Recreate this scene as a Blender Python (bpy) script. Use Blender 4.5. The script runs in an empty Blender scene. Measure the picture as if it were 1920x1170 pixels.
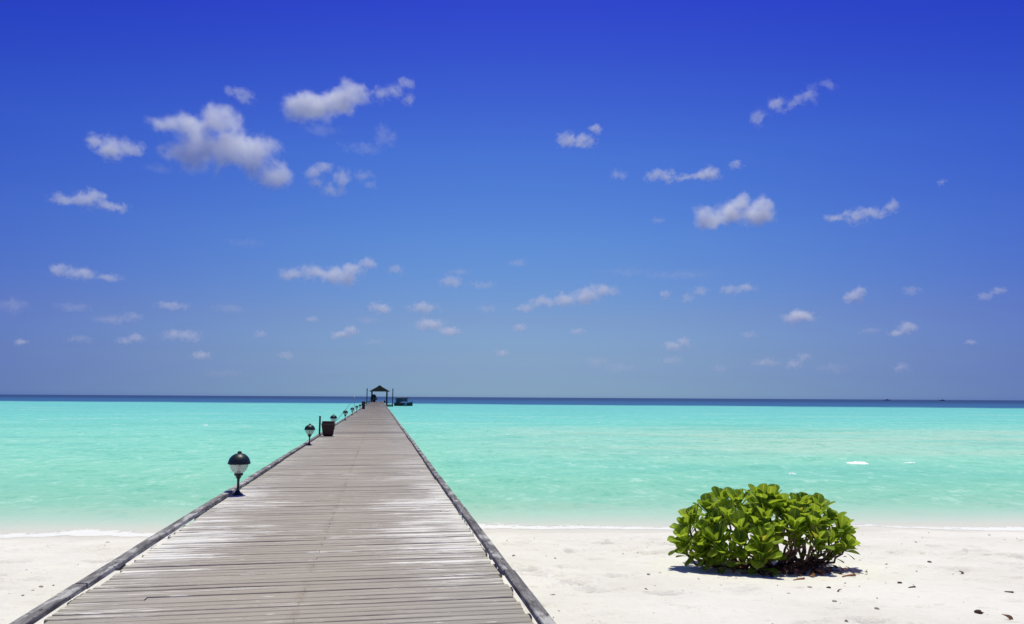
import bpy, bmesh, math, random
import numpy as np
from mathutils import Vector, Matrix, Euler, noise

R = math.radians
random.seed(7)
scene = bpy.context.scene
COL = scene.collection

# ------------------------------------------------------------------ camera
F, CX, CY = 1400.0, 960.0, 585.0            # focal length and centre, in photograph pixels (1920 x 1170)
EYE = Vector((-0.05, 0.0, 1.6))                # eye height above the jetty deck (deck top is z = 0)
ROT = Euler((0, 0, -R(9.98))).to_matrix() @ Euler((R(90) + math.atan(160.0 / F), 0, 0)).to_matrix() @ Euler((0, 0, R(0.33))).to_matrix()
cam = bpy.data.cameras.new('camera')
cam.sensor_width = 36.0
cam.lens = F / 1920 * 36
cam.clip_start = 0.05
cam.clip_end = 200000
cam_o = bpy.data.objects.new('camera', cam)
cam_o.matrix_world = Matrix.Translation(EYE) @ ROT.to_4x4()
COL.objects.link(cam_o)
scene.camera = cam_o


def ray(px, py):
    return (ROT @ Vector((px - CX, CY - py, -F))).normalized()


def at_z(px, py, z):
    """Point of a horizontal plane seen at a photograph pixel."""
    d = ray(px, py)
    return EYE + d * ((z - EYE.z) / d.z)


def at_y(px, py, y):
    d = ray(px, py)
    return EYE + d * ((y - EYE.y) / d.y)


# ------------------------------------------------------------------ sky, sun, exposure
SUN = Vector((0.075, 0.20, 1.0)).normalized()
SUN_EL = math.asin(SUN.z)
SUN_AZ = math.atan2(SUN.x, SUN.y)
world = bpy.data.worlds.new('World')
scene.world = world
world.use_nodes = True
wt = world.node_tree
wn, wl = wt.nodes, wt.links
sky = wn.new('ShaderNodeTexSky')
sky.sky_type = 'NISHITA'
sky.sun_disc = False
sky.sun_elevation = SUN_EL
sky.sun_rotation = SUN_AZ
sky.altitude = 0
bg = wn['Background']
bg.inputs[1].default_value = 0.1
# deeply saturated tropical sky: stronger contrast in red and green, haze paling towards the horizon
sep = wn.new('ShaderNodeSeparateColor')
wl.new(sky.outputs[0], sep.inputs[0])
com = wn.new('ShaderNodeCombineColor')
for i, (g, k) in enumerate(((2.0, 0.10), (2.0, 0.10), (1.0, 1.0))):
    p = wn.new('ShaderNodeMath'); p.operation = 'POWER'
    wl.new(sep.outputs[i], p.inputs[0]); p.inputs[1].default_value = g
    m = wn.new('ShaderNodeMath'); m.operation = 'MULTIPLY'
    wl.new(p.outputs[0], m.inputs[0]); m.inputs[1].default_value = k
    wl.new(m.outputs[0], com.inputs[i])
tcw = wn.new('ShaderNodeTexCoord')
sxw = wn.new('ShaderNodeSeparateXYZ')
wl.new(tcw.outputs['Generated'], sxw.inputs[0])
rw = wn.new('ShaderNodeValToRGB')
rw.color_ramp.interpolation = 'LINEAR'
els = rw.color_ramp.elements
SKY_TINT = [(0.0, (1.85, 3.30, 1.97)), (0.0046, (1.70, 3.05, 1.90)), (0.010, (1.364, 2.41, 1.704)), (0.015, (1.18, 2.04, 1.607)), (0.021, (1.04, 1.718, 1.467)),
            (0.026, (0.966, 1.517, 1.372)), (0.037, (0.913, 1.285, 1.256)), (0.047, (0.931, 1.215, 1.146)), (0.058, (0.946, 1.151, 1.083)), (0.103, (1.18, 1.18, 1.0)),
            (0.208, (1.34, 1.52, 1.13)), (0.31, (1.26, 1.53, 1.22)), (0.48, (0.74, 0.75, 1.25)), (0.68, (0.74, 0.82, 0.95)), (0.92, (1.05, 1.05, 0.80)), (1.0, (1.10, 1.08, 0.78))]
while len(els) < len(SKY_TINT):
    els.new(0.5)
for e, (p, c) in zip(els, SKY_TINT):
    e.position = p
    e.color = tuple(v * 0.25 for v in c) + (1,)
wl.new(sxw.outputs[2], rw.inputs[0])
mw = wn.new('ShaderNodeVectorMath'); mw.operation = 'MULTIPLY'
wl.new(com.outputs[0], mw.inputs[0]); wl.new(rw.outputs[0], mw.inputs[1])
ms = wn.new('ShaderNodeVectorMath'); ms.operation = 'SCALE'
wl.new(mw.outputs[0], ms.inputs[0]); ms.inputs['Scale'].default_value = 4.0
# paler on the sun's side of the sky, purer blue away from it
AZ = Vector((math.sin(R(9)), math.cos(R(9)), 0.0))
nz = wn.new('ShaderNodeVectorMath'); nz.operation = 'MULTIPLY'; nz.inputs[1].default_value = (1, 1, 0)
wl.new(tcw.outputs['Generated'], nz.inputs[0])
nn = wn.new('ShaderNodeVectorMath'); nn.operation = 'NORMALIZE'
wl.new(nz.outputs[0], nn.inputs[0])
dt = wn.new('ShaderNodeVectorMath'); dt.operation = 'DOT_PRODUCT'; dt.inputs[1].default_value = AZ
wl.new(nn.outputs[0], dt.inputs[0])
hf = wn.new('ShaderNodeMath'); hf.operation = 'MULTIPLY_ADD'; hf.inputs[1].default_value = 0.5; hf.inputs[2].default_value = 0.5
wl.new(dt.outputs['Value'], hf.inputs[0])
pw = wn.new('ShaderNodeMath'); pw.operation = 'POWER'; pw.inputs[1].default_value = 9.0
wl.new(hf.outputs[0], pw.inputs[0])
# the difference fades out towards the zenith
zf = wn.new('ShaderNodeMapRange'); zf.inputs[1].default_value = 0.5; zf.inputs[2].default_value = 0.95; zf.inputs[3].default_value = 0.7; zf.inputs[4].default_value = 0.0
wl.new(sxw.outputs[2], zf.inputs[0])
iv = wn.new('ShaderNodeMath'); iv.operation = 'SUBTRACT'; iv.inputs[0].default_value = 1.0
wl.new(pw.outputs[0], iv.inputs[1])
dk = wn.new('ShaderNodeMath'); dk.operation = 'MULTIPLY'
wl.new(iv.outputs[0], dk.inputs[0]); wl.new(zf.outputs[0], dk.inputs[1])
side_mix = wn.new('ShaderNodeMix'); side_mix.data_type = 'RGBA'
side_mix.inputs[6].default_value = (1, 1, 1, 1); side_mix.inputs[7].default_value = (0.0, 0.02, 0.80, 1)
wl.new(dk.outputs[0], side_mix.inputs[0])
fin = wn.new('ShaderNodeVectorMath'); fin.operation = 'MULTIPLY'
wl.new(ms.outputs[0], fin.inputs[0]); wl.new(side_mix.outputs[2], fin.inputs[1])
wl.new(fin.outputs[0], bg.inputs[0])

sun = bpy.data.lights.new('sun', 'SUN')
sun.energy = 4.1
sun.angle = R(0.53)
sun.color = (1.0, 0.985, 0.80)
sun_o = bpy.data.objects.new('sun', sun)
sun_o.rotation_euler = SUN.to_track_quat('Z', 'Y').to_euler()
sun_o.location = (20, 15, 100)
COL.objects.link(sun_o)

scene.view_settings.view_transform = 'Standard'
scene.view_settings.look = 'None'
scene.view_settings.exposure = 0.0
scene.view_settings.gamma = 1.0
scene.view_settings.use_curve_mapping = False
scene.render.engine = 'CYCLES'
cy = scene.cycles
cy.max_bounces = 16
cy.diffuse_bounces = 3
cy.glossy_bounces = 3
cy.transmission_bounces = 4
cy.transparent_max_bounces = 12
cy.volume_bounces = 16
cy.use_denoising = True
cy.caustics_reflective = False
cy.caustics_refractive = False


# ------------------------------------------------------------------ helpers
def mesh(name, verts, faces, smooth=False):
    me = bpy.data.meshes.new(name)
    me.from_pydata([tuple(v) for v in verts], [], [tuple(f) for f in faces])
    me.update()
    if smooth:
        me.polygons.foreach_set('use_smooth', [True] * len(me.polygons))
    return me


def obj(name, me, mat=None, parent=None, loc=None, rot=None):
    o = bpy.data.objects.new(name, me)
    if mat is not None and me is not None and not me.materials:
        me.materials.append(mat)
    COL.objects.link(o)
    o.parent = parent
    if loc is not None:
        o.location = loc
    if rot is not None:
        o.rotation_euler = rot
    return o


def thing(name, label, cat, loc=(0, 0, 0), rotz=0.0, group=None):
    o = obj(name, None, loc=loc, rot=(0, 0, rotz))
    tag(o, label, cat, group)
    return o


def tag(o, label=None, cat=None, group=None, kind=None):
    for k, v in (('label', label), ('category', cat), ('group', group), ('kind', kind)):
        if v:
            o[k] = v
    return o


def copy_tree(o, parent=None):
    c = o.copy()
    COL.objects.link(c)
    c.parent = parent
    for ch in list(o.children):
        copy_tree(ch, c)
    return c


class MB:
    """Collects simple shapes into one mesh."""
    def __init__(s):
        s.v, s.f = [], []

    def add(s, v, f):
        n = len(s.v)
        s.v += [tuple(p) for p in v]
        s.f += [tuple(i + n for i in q) for q in f]
        return s

    def box(s, x0, x1, y0, y1, z0, z1):
        return s.add([(x0, y0, z0), (x1, y0, z0), (x1, y1, z0), (x0, y1, z0), (x0, y0, z1), (x1, y0, z1), (x1, y1, z1), (x0, y1, z1)],
                     [(0, 3, 2, 1), (4, 5, 6, 7), (0, 1, 5, 4), (1, 2, 6, 5), (2, 3, 7, 6), (3, 0, 4, 7)])

    def lathe(s, prof, n=20, c=(0, 0, 0)):
        v, f = [], []
        for r, z in prof:
            for k in range(n):
                a = 2 * math.pi * k / n
                v.append((c[0] + r * math.cos(a), c[1] + r * math.sin(a), c[2] + z))
        for i in range(len(prof) - 1):
            for k in range(n):
                f.append((i * n + k, i * n + (k + 1) % n, (i + 1) * n + (k + 1) % n, (i + 1) * n + k))
        f.append(tuple(range(n))[::-1])
        f.append(tuple((len(prof) - 1) * n + k for k in range(n)))
        return s.add(v, f)

    def tube(s, pts, rad, n=6):
        pts = [Vector(p) for p in pts]
        if not hasattr(rad, '__len__'):
            rad = [rad] * len(pts)
        v, f = [], []
        up = Vector((0.13, 0.27, 0.95))
        for i, p in enumerate(pts):
            t = (pts[min(i + 1, len(pts) - 1)] - pts[max(i - 1, 0)]).normalized()
            a = t.cross(up)
            if a.length < 1e-3:
                a = t.cross(Vector((1, 0, 0)))
            a.normalize()
            b = t.cross(a)
            for k in range(n):
                w = 2 * math.pi * k / n
                v.append(p + (a * math.cos(w) + b * math.sin(w)) * rad[i])
        for i in range(len(pts) - 1):
            for k in range(n):
                f.append((i * n + k, i * n + (k + 1) % n, (i + 1) * n + (k + 1) % n, (i + 1) * n + k))
        f.append(tuple(range(n))[::-1])
        f.append(tuple((len(pts) - 1) * n + k for k in range(n)))
        return s.add(v, f)

    def mesh(s, name, smooth=False, angle=None):
        me = mesh(name, s.v, s.f, smooth)
        if angle is not None:
            me.polygons.foreach_set('use_smooth', [True] * len(me.polygons))
            bm = bmesh.new(); bm.from_mesh(me)
            for e in bm.edges:
                if len(e.link_faces) == 2 and e.calc_face_angle(0) > R(angle):
                    e.smooth = False
            bm.to_mesh(me); bm.free()
        return me

    def build(s, name, mat, parent=None, smooth=False, angle=None):
        return obj(name, s.mesh(name, smooth, angle), mat, parent)


# ------------------------------------------------------------------ node helper
class NT:
    def __init__(s, name):
        s.m = bpy.data.materials.new(name)
        s.m.use_nodes = True
        s.t = s.m.node_tree
        s.n = s.t.nodes
        s.n.clear()
        s.out = s.n.new('ShaderNodeOutputMaterial')

    def node(s, typ, ins=None, **kw):
        nd = s.n.new('ShaderNode' + typ)
        for k, v in kw.items():
            setattr(nd, k, v)
        for k, v in (ins or {}).items():
            s.set(nd, k, v)
        return nd

    def set(s, nd, k, v):
        sock = nd.inputs[k]
        if isinstance(v, bpy.types.NodeSocket):
            s.t.links.new(v, sock)
        elif isinstance(v, bpy.types.Node):
            s.t.links.new(v.outputs[0], sock)
        else:
            if hasattr(sock.default_value, '__len__') and hasattr(v, '__len__') and len(v) == 3 and len(sock.default_value) == 4:
                v = tuple(v) + (1,)
            sock.default_value = v

    def math(s, op, a, b=None, c=None, clamp=False):
        nd = s.n.new('ShaderNodeMath'); nd.operation = op; nd.use_clamp = clamp
        for i, v in enumerate((a, b, c)):
            if v is not None:
                s.set(nd, i, v)
        return nd.outputs[0]

    def vmath(s, op, a, b=None):
        nd = s.n.new('ShaderNodeVectorMath'); nd.operation = op
        s.set(nd, 0, a)
        if b is not None:
            s.set(nd, 'Scale' if op == 'SCALE' else 1, b)
        return nd.outputs['Value'] if op in ('DOT_PRODUCT', 'LENGTH', 'DISTANCE') else nd.outputs[0]

    def mix(s, fac, a, b, mode='MIX'):
        nd = s.n.new('ShaderNodeMix'); nd.data_type = 'RGBA'; nd.blend_type = mode
        s.set(nd, 0, fac); s.set(nd, 6, a); s.set(nd, 7, b)
        return nd.outputs[2]

    def noise(s, vec, scale, detail=3, rough=0.5, dist=0.0):
        nd = s.node('TexNoise', {'Vector': vec, 'Scale': scale, 'Detail': detail, 'Roughness': rough, 'Distortion': dist})
        return nd.outputs['Fac']

    def ramp(s, fac, stops, interp='LINEAR'):
        nd = s.n.new('ShaderNodeValToRGB')
        nd.color_ramp.interpolation = interp
        e = nd.color_ramp.elements
        while len(e) < len(stops):
            e.new(0.5)
        for el, (p, c) in zip(e, stops):
            el.position = p
            el.color = tuple(c) + (1,) if hasattr(c, '__len__') else (c, c, c, 1)
        s.set(nd, 0, fac)
        return nd.outputs[0]

    def step(s, v, lo, hi, a=0.0, b=1.0):
        nd = s.n.new('ShaderNodeMapRange'); nd.interpolation_type = 'SMOOTHSTEP'
        for k, x in ((0, v), (1, lo), (2, hi), (3, a), (4, b)):
            s.set(nd, k, x)
        return nd.outputs[0]

    def pos(s):
        return s.node('NewGeometry').outputs['Position']

    def scaled(s, vec, sc):
        return s.node('Mapping', {'Vector': vec, 'Scale': sc}).outputs[0]

    def bump(s, h, strength, dist, normal=None):
        d = {'Height': h, 'Strength': strength, 'Distance': dist}
        if normal is not None:
            d['Normal'] = normal
        return s.node('Bump', d).outputs[0]

    def surface(s, sh):
        s.t.links.new(sh if isinstance(sh, bpy.types.NodeSocket) else sh.outputs[0], s.out.inputs[0])
        return s.m


def simple(name, col, rough=0.6, metal=0.0, var=0.25, scale=8.0, spec=0.4, bump=0.0):
    t = NT(name)
    p = t.node('TexCoord').outputs['Object']
    n = t.noise(p, scale, 4, 0.6)
    lo = tuple(c * (1 - var) for c in col)
    hi = tuple(min(1, c * (1 + var)) for c in col)
    c = t.mix(n, lo, hi)
    b = t.node('BsdfPrincipled', {'Base Color': c, 'Roughness': rough, 'Metallic': metal, 'Specular IOR Level': spec})
    if bump:
        t.set(b, 'Normal', t.bump(n, bump, 0.02))
    return t.surface(b)


# ------------------------------------------------------------------ shoreline geometry
SEA = -1.1
pl, pr = at_z(0, 999, SEA), at_z(1920, 984, SEA)
SH_DIR = (pr - pl); SH_DIR.z = 0; SH_DIR.normalize()          # along the shore, to the right
SH_N = Vector((SH_DIR.y, -SH_DIR.x, 0))                       # inland
if (Vector((0, 0, 0)) - pl).dot(SH_N) < 0:
    SH_N = -SH_N
SH_P = Vector((pl.x, pl.y, 0))


def wob(t):
    """Slow meander of the waterline along the shore."""
    return 0.25 * math.sin(t * 0.31 + 0.6) + 0.12 * math.sin(t * 0.9 + 2.1)


def shore(x, y):
    """(metres inland of the waterline, metres along the shore)"""
    q = Vector((x, y, 0)) - SH_P
    t = q.dot(SH_DIR)
    return q.dot(SH_N) - wob(t), t


random.seed(11)
pits = []
KEEP = [(px_, py_) for px_, py_ in ((1835, 1150), (1890, 1161), (1687, 1094), (1743, 1054), (1892, 1111), (1710, 1102), (1592, 1082), (1572, 1109), (1447, 1081), (1498, 1087))]
KEEP = [at_z(px_, py_, -0.35 - 0.10 * (1170 - py_) / 40) for px_, py_ in KEEP]      # sand left flat where larger litter lies
for _ in range(1500):
    px, py = random.uniform(-14, 16), random.uniform(1, 17)
    r = random.uniform(0.05, 0.15)
    if any(math.hypot(px - k_.x, py - k_.y) < 0.45 for k_ in KEEP) or abs(px - 5.0) < 1.7 and abs(py - 9.5) < 1.3:
        continue
    pits.append((px, py, r, random.uniform(0.25, 1.0) * r * 0.85, random.uniform(0.7, 2.4)))
pit_cells = {}
for p in pits:
    for i in range(int(math.floor(p[0] - 1)), int(math.floor(p[0] + 1)) + 1):
        for j in range(int(math.floor(p[1] - 1)), int(math.floor(p[1] + 1)) + 1):
            pit_cells.setdefault((i, j), []).append(p)


def sand_base(x, y):
    s, t = shore(x, y)
    if s >= 0:
        z = SEA + 0.081 * s if s < 22 else SEA + 0.081 * 22 + 0.01 * (s - 22)
    else:
        z = SEA - 0.055 * min(-s, 14) - 0.01 * min(max(-s - 14, 0), 60)
    return z, s


def sand_z(x, y, fine=True):
    z, s = sand_base(x, y)
    d = min(1.0, max(0.0, (s - 1.2) / 2.0))
    if d > 0:
        z += d * (0.035 * noise.noise((x * 0.45, y * 0.45, 3.1)) + 0.018 * noise.noise((x * 1.7, y * 1.7, 9.2)))
        if fine:
            z += d * 0.010 * noise.noise((x * 5.0, y * 5.0, 4.4))
            for (px, py, r, h, asp) in pit_cells.get((int(math.floor(x)), int(math.floor(y))), ()):
                q = ((x - px) / (r * asp)) ** 2 + ((y - py) / r) ** 2
                if q < 4:
                    z += d * (-h * math.exp(-q * 1.6) + 0.35 * h * math.exp(-(math.sqrt(q) - 1.35) ** 2 * 9))
    return z


def graded(lo, hi, step, far_lo, far_hi, g=1.35):
    c = list(np.arange(lo, hi + step * 0.5, step))
    a, st = c[-1], step
    up = []
    while a < far_hi:
        st *= g; a += st; up.append(min(a, far_hi))
    a, st = c[0], step
    dn = []
    while a > far_lo:
        st *= g; a -= st; dn.append(max(a, far_lo))
    return dn[::-1] + c + up


def sheet(name, xs, ys, fz):
    v = [(x, y, fz(x, y)) for y in ys for x in xs]
    n = len(xs)
    f = [(j * n + i, j * n + i + 1, (j + 1) * n + i + 1, (j + 1) * n + i) for j in range(len(ys) - 1) for i in range(n - 1)]
    return mesh(name, v, f, True)


# ------------------------------------------------------------------ materials of the setting
def mat_sand():
    t = NT('coral_sand')
    p = t.pos()
    s = t.vmath('DOT_PRODUCT', t.vmath('SUBTRACT', p, tuple(SH_P)), tuple(SH_N))
    big = t.noise(p, 0.6, 4, 0.6)
    mid = t.noise(p, 4.5, 5, 0.65)
    fine = t.noise(p, 60, 3, 0.7)
    grain = t.noise(p, 420, 2, 0.6)
    c = t.mix(t.step(big, 0.3, 0.7), (0.680, 0.655, 0.590), (0.755, 0.735, 0.675))
    c = t.mix(t.step(mid, 0.56, 0.72, 0, 0.6), c, (0.54, 0.49, 0.41))
    c = t.mix(t.step(fine, 0.62, 0.80, 0, 0.45), c, (0.42, 0.37, 0.30))
    c = t.mix(t.step(grain, 0.35, 0.7, 0, 0.25), c, (0.78, 0.75, 0.70))
    wn_ = t.math('ADD', s, t.math('MULTIPLY', t.math('SUBTRACT', big, 0.5), 1.6))
    wet = t.step(wn_, 1.9, 0.9)
    c = t.mix(t.math('MULTIPLY', wet, 0.55), c, (0.50, 0.475, 0.42))
    h = t.math('ADD', t.math('MULTIPLY', mid, 1.0), t.math('MULTIPLY', fine, 0.25))
    dry = t.math('SUBTRACT', 1.0, wet)
    nb = t.node('Bump', {'Height': h, 'Strength': t.math('MULTIPLY', dry, 0.8), 'Distance': 0.06})
    b = t.node('BsdfPrincipled', {'Base Color': c, 'Roughness': 0.95, 'Specular IOR Level': 0.15, 'Normal': nb.outputs[0]})
    return t.surface(b)


def mat_sea(reef_p, reef_n):
    t = NT('lagoon_water')
    p = t.pos()
    s0 = t.vmath('DOT_PRODUCT', t.vmath('SUBTRACT', tuple(SH_P), p), tuple(SH_N))        # metres out to sea
    along = t.vmath('DOT_PRODUCT', t.vmath('SUBTRACT', p, tuple(SH_P)), tuple(SH_DIR))
    flat = t.node('CombineXYZ', {'X': along, 'Y': s0, 'Z': 0.0}).outputs[0]
    w1 = t.noise(t.scaled(flat, (0.05, 0.09, 1)), 1.0, 3, 0.5)
    s = t.math('ADD', s0, t.math('MULTIPLY', t.math('SUBTRACT', w1, 0.5), t.math('MULTIPLY', s0, 0.35)))
    ls = t.math('DIVIDE', t.math('LOGARITHM', t.math('MAXIMUM', t.math('ADD', s, 1.0), 1.0), 2.0), 9.0)    # 0 shore .. 1 at 511 m
    body = t.ramp(ls, [(0.00, (0.58, 0.565, 0.510)), (0.07, (0.52, 0.565, 0.500)), (0.13, (0.43, 0.555, 0.475)), (0.19, (0.34, 0.540, 0.440)), (0.26, (0.250, 0.515, 0.395)), (0.34, (0.225, 0.525, 0.400)),
                       (0.46, (0.235, 0.575, 0.450)), (0.60, (0.205, 0.570, 0.475)), (0.70, (0.160, 0.530, 0.485)), (0.82, (0.120, 0.465, 0.470)), (1.0, (0.110, 0.44, 0.46))])
    # pale sand bar on the right of the jetty
    bar = t.math('MULTIPLY', t.step(t.math('ADD', along, t.math('MULTIPLY', w1, 14.0)), 10.0, 26.0),
                 t.math('MULTIPLY', t.step(s, 12.0, 24.0), t.step(s, 62.0, 40.0)))
    bn = t.noise(t.scaled(flat, (0.08, 0.22, 1)), 1.0, 4, 0.6)
    body = t.mix(t.math('MULTIPLY', bar, t.step(bn, 0.3, 0.65, 0.25, 0.85)), body, (0.375, 0.560, 0.455))
    pn = t.noise(t.scaled(flat, (0.045, 0.13, 1)), 1.0, 4, 0.6, 0.5)
    body = t.mix(t.math('MULTIPLY', t.step(pn, 0.52, 0.36, 0, 0.45), t.step(s0, 4.0, 12.0)), body, (0.135, 0.455, 0.390))
    body = t.mix(t.math('MULTIPLY', t.step(pn, 0.54, 0.70, 0, 0.40), t.step(s0, 4.0, 12.0)), body, (0.36, 0.60, 0.50))
    # wavelets: refracted ripple light painted into the body colour as pale and dark flecks
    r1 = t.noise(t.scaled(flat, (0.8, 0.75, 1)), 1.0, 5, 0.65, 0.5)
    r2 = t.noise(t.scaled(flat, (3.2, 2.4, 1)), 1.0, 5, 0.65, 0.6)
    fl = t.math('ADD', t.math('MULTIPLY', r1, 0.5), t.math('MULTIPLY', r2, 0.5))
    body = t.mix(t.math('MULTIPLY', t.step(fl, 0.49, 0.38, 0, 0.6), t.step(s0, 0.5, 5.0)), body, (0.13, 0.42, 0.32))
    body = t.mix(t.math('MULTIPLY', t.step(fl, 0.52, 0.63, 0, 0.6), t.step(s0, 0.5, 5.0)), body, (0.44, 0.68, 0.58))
    # the reef edge, then deep water
    rd = t.vmath('DOT_PRODUCT', t.vmath('SUBTRACT', p, tuple(reef_p)), tuple(reef_n))
    rn = t.noise(t.scaled(flat, (0.016, 0.02, 1)), 1.0, 6, 0.68)
    rr = t.math('ADD', rd, t.math('MULTIPLY', t.math('SUBTRACT', rn, 0.5), 120.0))
    deep = t.mix(t.step(rr, 0.0, 700.0), (0.030, 0.105, 0.250), (0.018, 0.050, 0.150))
    body = t.mix(t.step(rr, -24.0, 34.0), body, deep)
    hb = t.math('ADD', t.math('MULTIPLY', t.noise(t.scaled(p, (0.9, 1.5, 1)), 1.0, 4, 0.6), 1.0), t.math('MULTIPLY', t.noise(t.scaled(p, (4, 6, 1)), 1.0, 3, 0.6), 0.3))
    nrm = t.bump(hb, 0.55, 0.10)
    dif = t.node('BsdfDiffuse', {'Color': body, 'Normal': nrm})
    glo = t.node('BsdfGlossy', {'Color': (0.9, 0.95, 1.0), 'Roughness': 0.22, 'Normal': nrm})
    lw = t.node('LayerWeight', {'Blend': 0.35, 'Normal': nrm}).outputs['Facing']
    fr = t.math('MULTIPLY', t.math('POWER', lw, 4.0), 0.13)
    mx = t.node('MixShader', {0: fr, 1: dif, 2: glo})
    return t.surface(mx)


M_SAND = mat_sand()
rl, rr_ = at_z(0, 752.0, SEA), at_z(1920, 765.5, SEA)
rdir = (rr_ - rl).normalized()
rnor = Vector((-rdir.y, rdir.x, 0))
if rnor.y < 0:
    rnor = -rnor
M_SEA = mat_sea(Vector((rl.x, rl.y, 0)), rnor)

# ------------------------------------------------------------------ the ground and the sea
xs = graded(-9, 12.6, 0.052, -400, 400)
ys = graded(3.4, 16.0, 0.052, -120, 90)
tag(obj('sand_beach', sheet('sand_beach', xs, ys, sand_z), M_SAND), kind='structure')

WAVES = []
random.seed(5)
for k in range(9):
    wl_ = 0.9 * 1.33 ** k
    a = R(90) + random.uniform(-0.5, 0.5)
    d = Vector((math.cos(a), math.sin(a), 0))
    WAVES.append((d.x * 2 * math.pi / wl_, d.y * 2 * math.pi / wl_, random.uniform(0, 6.28), 0.0045 * (wl_ / 1.0) ** 0.55))


def sea_z(x, y):
    s, t = shore(x, y)
    if s > 1.5 or s < -140:
        return SEA
    k = min(1.0, max(0.0, (-s - 0.2) / 5.0)) * min(1.0, max(0.0, (140 + s) / 60.0))
    z = 0.0
    pz = 2.2 * noise.noise((x * 0.21, y * 0.21, 1.0))
    for i, (a, b, ph, am) in enumerate(WAVES):
        z += am * math.sin(a * x + b * y + ph + pz * (1 + 0.3 * i))
    z *= 0.6 + 0.9 * (noise.noise((x * 0.13, y * 0.13, 7.0)) + 0.5)
    z *= k
    # low swells lifting before they run out on the sand
    for (sc, t0, tw, hh, wd) in SWELLS:
        e = (-s - sc - 0.25 * math.sin(t * 0.5 + sc)) / wd
        if abs(e) < 3:
            z += hh * math.exp(-e * e) * math.exp(-((t - t0) / tw) ** 2)
    return SEA + z


SWELLS = [(2.6, 10.5, 3.0, 0.10, 0.32), (2.9, 1.5, 4.5, 0.07, 0.34), (3.6, 6.0, 3.5, 0.045, 0.4), (2.2, 19.0, 4.0, 0.035, 0.4), (5.6, 3.0, 6.0, 0.05, 0.5),
          (17.5, 26.5, 3.0, 0.16, 0.6), (13.6, 21.0, 1.4, 0.10, 0.5), (9.0, 12.0, 6.0, 0.05, 0.6)]
xs = graded(-34, 44, 0.26, -60000, 60000, 1.5)
yv, st = [12.4], 0.13
while yv[-1] < 60000:
    yv.append(yv[-1] + st)
    if yv[-1] > 24:
        st *= 1.0105 if yv[-1] < 150 else 1.4
tag(obj('sea', sheet('sea', xs, yv, sea_z), M_SEA), kind='structure')

# foam where the water runs out on the sand
t = NT('sea_foam')
pp = t.pos()
uvn = t.node('UVMap').outputs[0]
su = t.node('SeparateXYZ', {0: uvn})
edge = t.math('MULTIPLY', t.step(su.outputs[1], 0.0, 0.30), t.step(su.outputs[1], 1.0, 0.30))
lf = t.noise(pp, 0.45, 2, 0.5)
fn = t.noise(t.scaled(pp, (1.0, 1.6, 1.0)), 3.0, 9, 0.78, 0.3)
al = t.step(t.math('ADD', t.math('MULTIPLY', fn, 1.2), t.math('ADD', t.math('MULTIPLY', edge, 0.60), t.math('MULTIPLY', t.math('SUBTRACT', lf, 0.5), 0.5))), 0.99, 1.07)
bb = t.node('BsdfPrincipled', {'Base Color': (0.72, 0.72, 0.69), 'Roughness': 0.8, 'Normal': t.bump(fn, 0.5, 0.03)})
M_FOAM = t.surface(t.node('MixShader', {0: al, 1: t.node('BsdfTransparent'), 2: bb}))


def uv_strip(name, rows, us, vs):
    n = len(rows[0])
    v = [p for r in rows for p in r]
    f = [(j * n + i, j * n + i + 1, (j + 1) * n + i + 1, (j + 1) * n + i) for j in range(len(rows) - 1) for i in range(n - 1)]
    me = mesh(name, v, f, True)
    uv = me.uv_layers.new(name='UVMap')
    for lp in me.loops:
        j, i = divmod(lp.vertex_index, n)
        uv.data[lp.index].uv = (us[j], vs[i])
    return me


rows, us = [], []
vs = [i / 12 for i in range(13)]
for k in range(0, 520):
    tt = -22 + k * 0.12
    wdt = 1.9 + 0.9 * noise.noise((tt * 0.35, 0, 0)) + 0.25 * noise.noise((tt * 1.6, 4, 0))
    off = 0.55 * noise.noise((tt * 0.38, 8, 2)) + 0.14 * noise.noise((tt * 2.4, 1, 2))
    r_ = []
    for v_ in vs:
        s_ = wob(tt) + 1.05 + off - v_ * wdt
        q = SH_P + SH_DIR * tt + SH_N * s_
        zz = max(sand_z(q.x, q.y, False), sea_z(q.x, q.y)) + 0.003 + 0.016 * max(0.0, v_ - 0.35) * (1 - v_) * (1.2 + noise.noise((tt * 3, v_ * 4, 5)))
        r_.append((q.x, q.y, zz))
    rows.append(r_); us.append(k * 0.1)
tag(obj('shore_foam', uv_strip('shore_foam', rows, us, vs), M_FOAM), 'white foam of a spent wave along the waterline', 'foam', kind='stuff')

t = NT('whitecap_foam')
bb = t.node('BsdfPrincipled', {'Base Color': (0.84, 0.86, 0.86), 'Roughness': 0.75, 'Normal': t.bump(t.noise(t.pos(), 9, 4, 0.7), 0.6, 0.05)})
M_CAP = t.surface(bb)


def whitecap(px, py, length, height, depth, label):
    q = at_z(px, py, SEA)
    rows, n = [], 40
    rnd = random.Random(int(px))
    for i in range(n + 1):
        u = i / n * 2 - 1
        env = max(0.0, 1 - abs(u) ** 1.6) * (0.75 + 0.5 * noise.noise((u * 5, px, 0)))
        r_ = []
        for j in range(9):
            w = j / 8 * 2 - 1
            h = height * env * max(0.0, 1 - w * w) * (0.85 + 0.5 * noise.noise((u * 7, w * 4, px)))
            r_.append((u * length / 2, w * depth * (0.25 + env) + 0.12 * noise.noise((u * 3, px, 2)), h - 0.02))
        rows.append(r_)
    me = uv_strip('whitecap', rows, [0] * len(rows), [0] * 9)
    o = obj('whitecap', me, M_CAP, loc=(q.x, q.y, sea_z(q.x, q.y)), rot=(0, 0, math.atan2(SH_DIR.y, SH_DIR.x)))
    tag(o, label, 'breaking wave')


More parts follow.
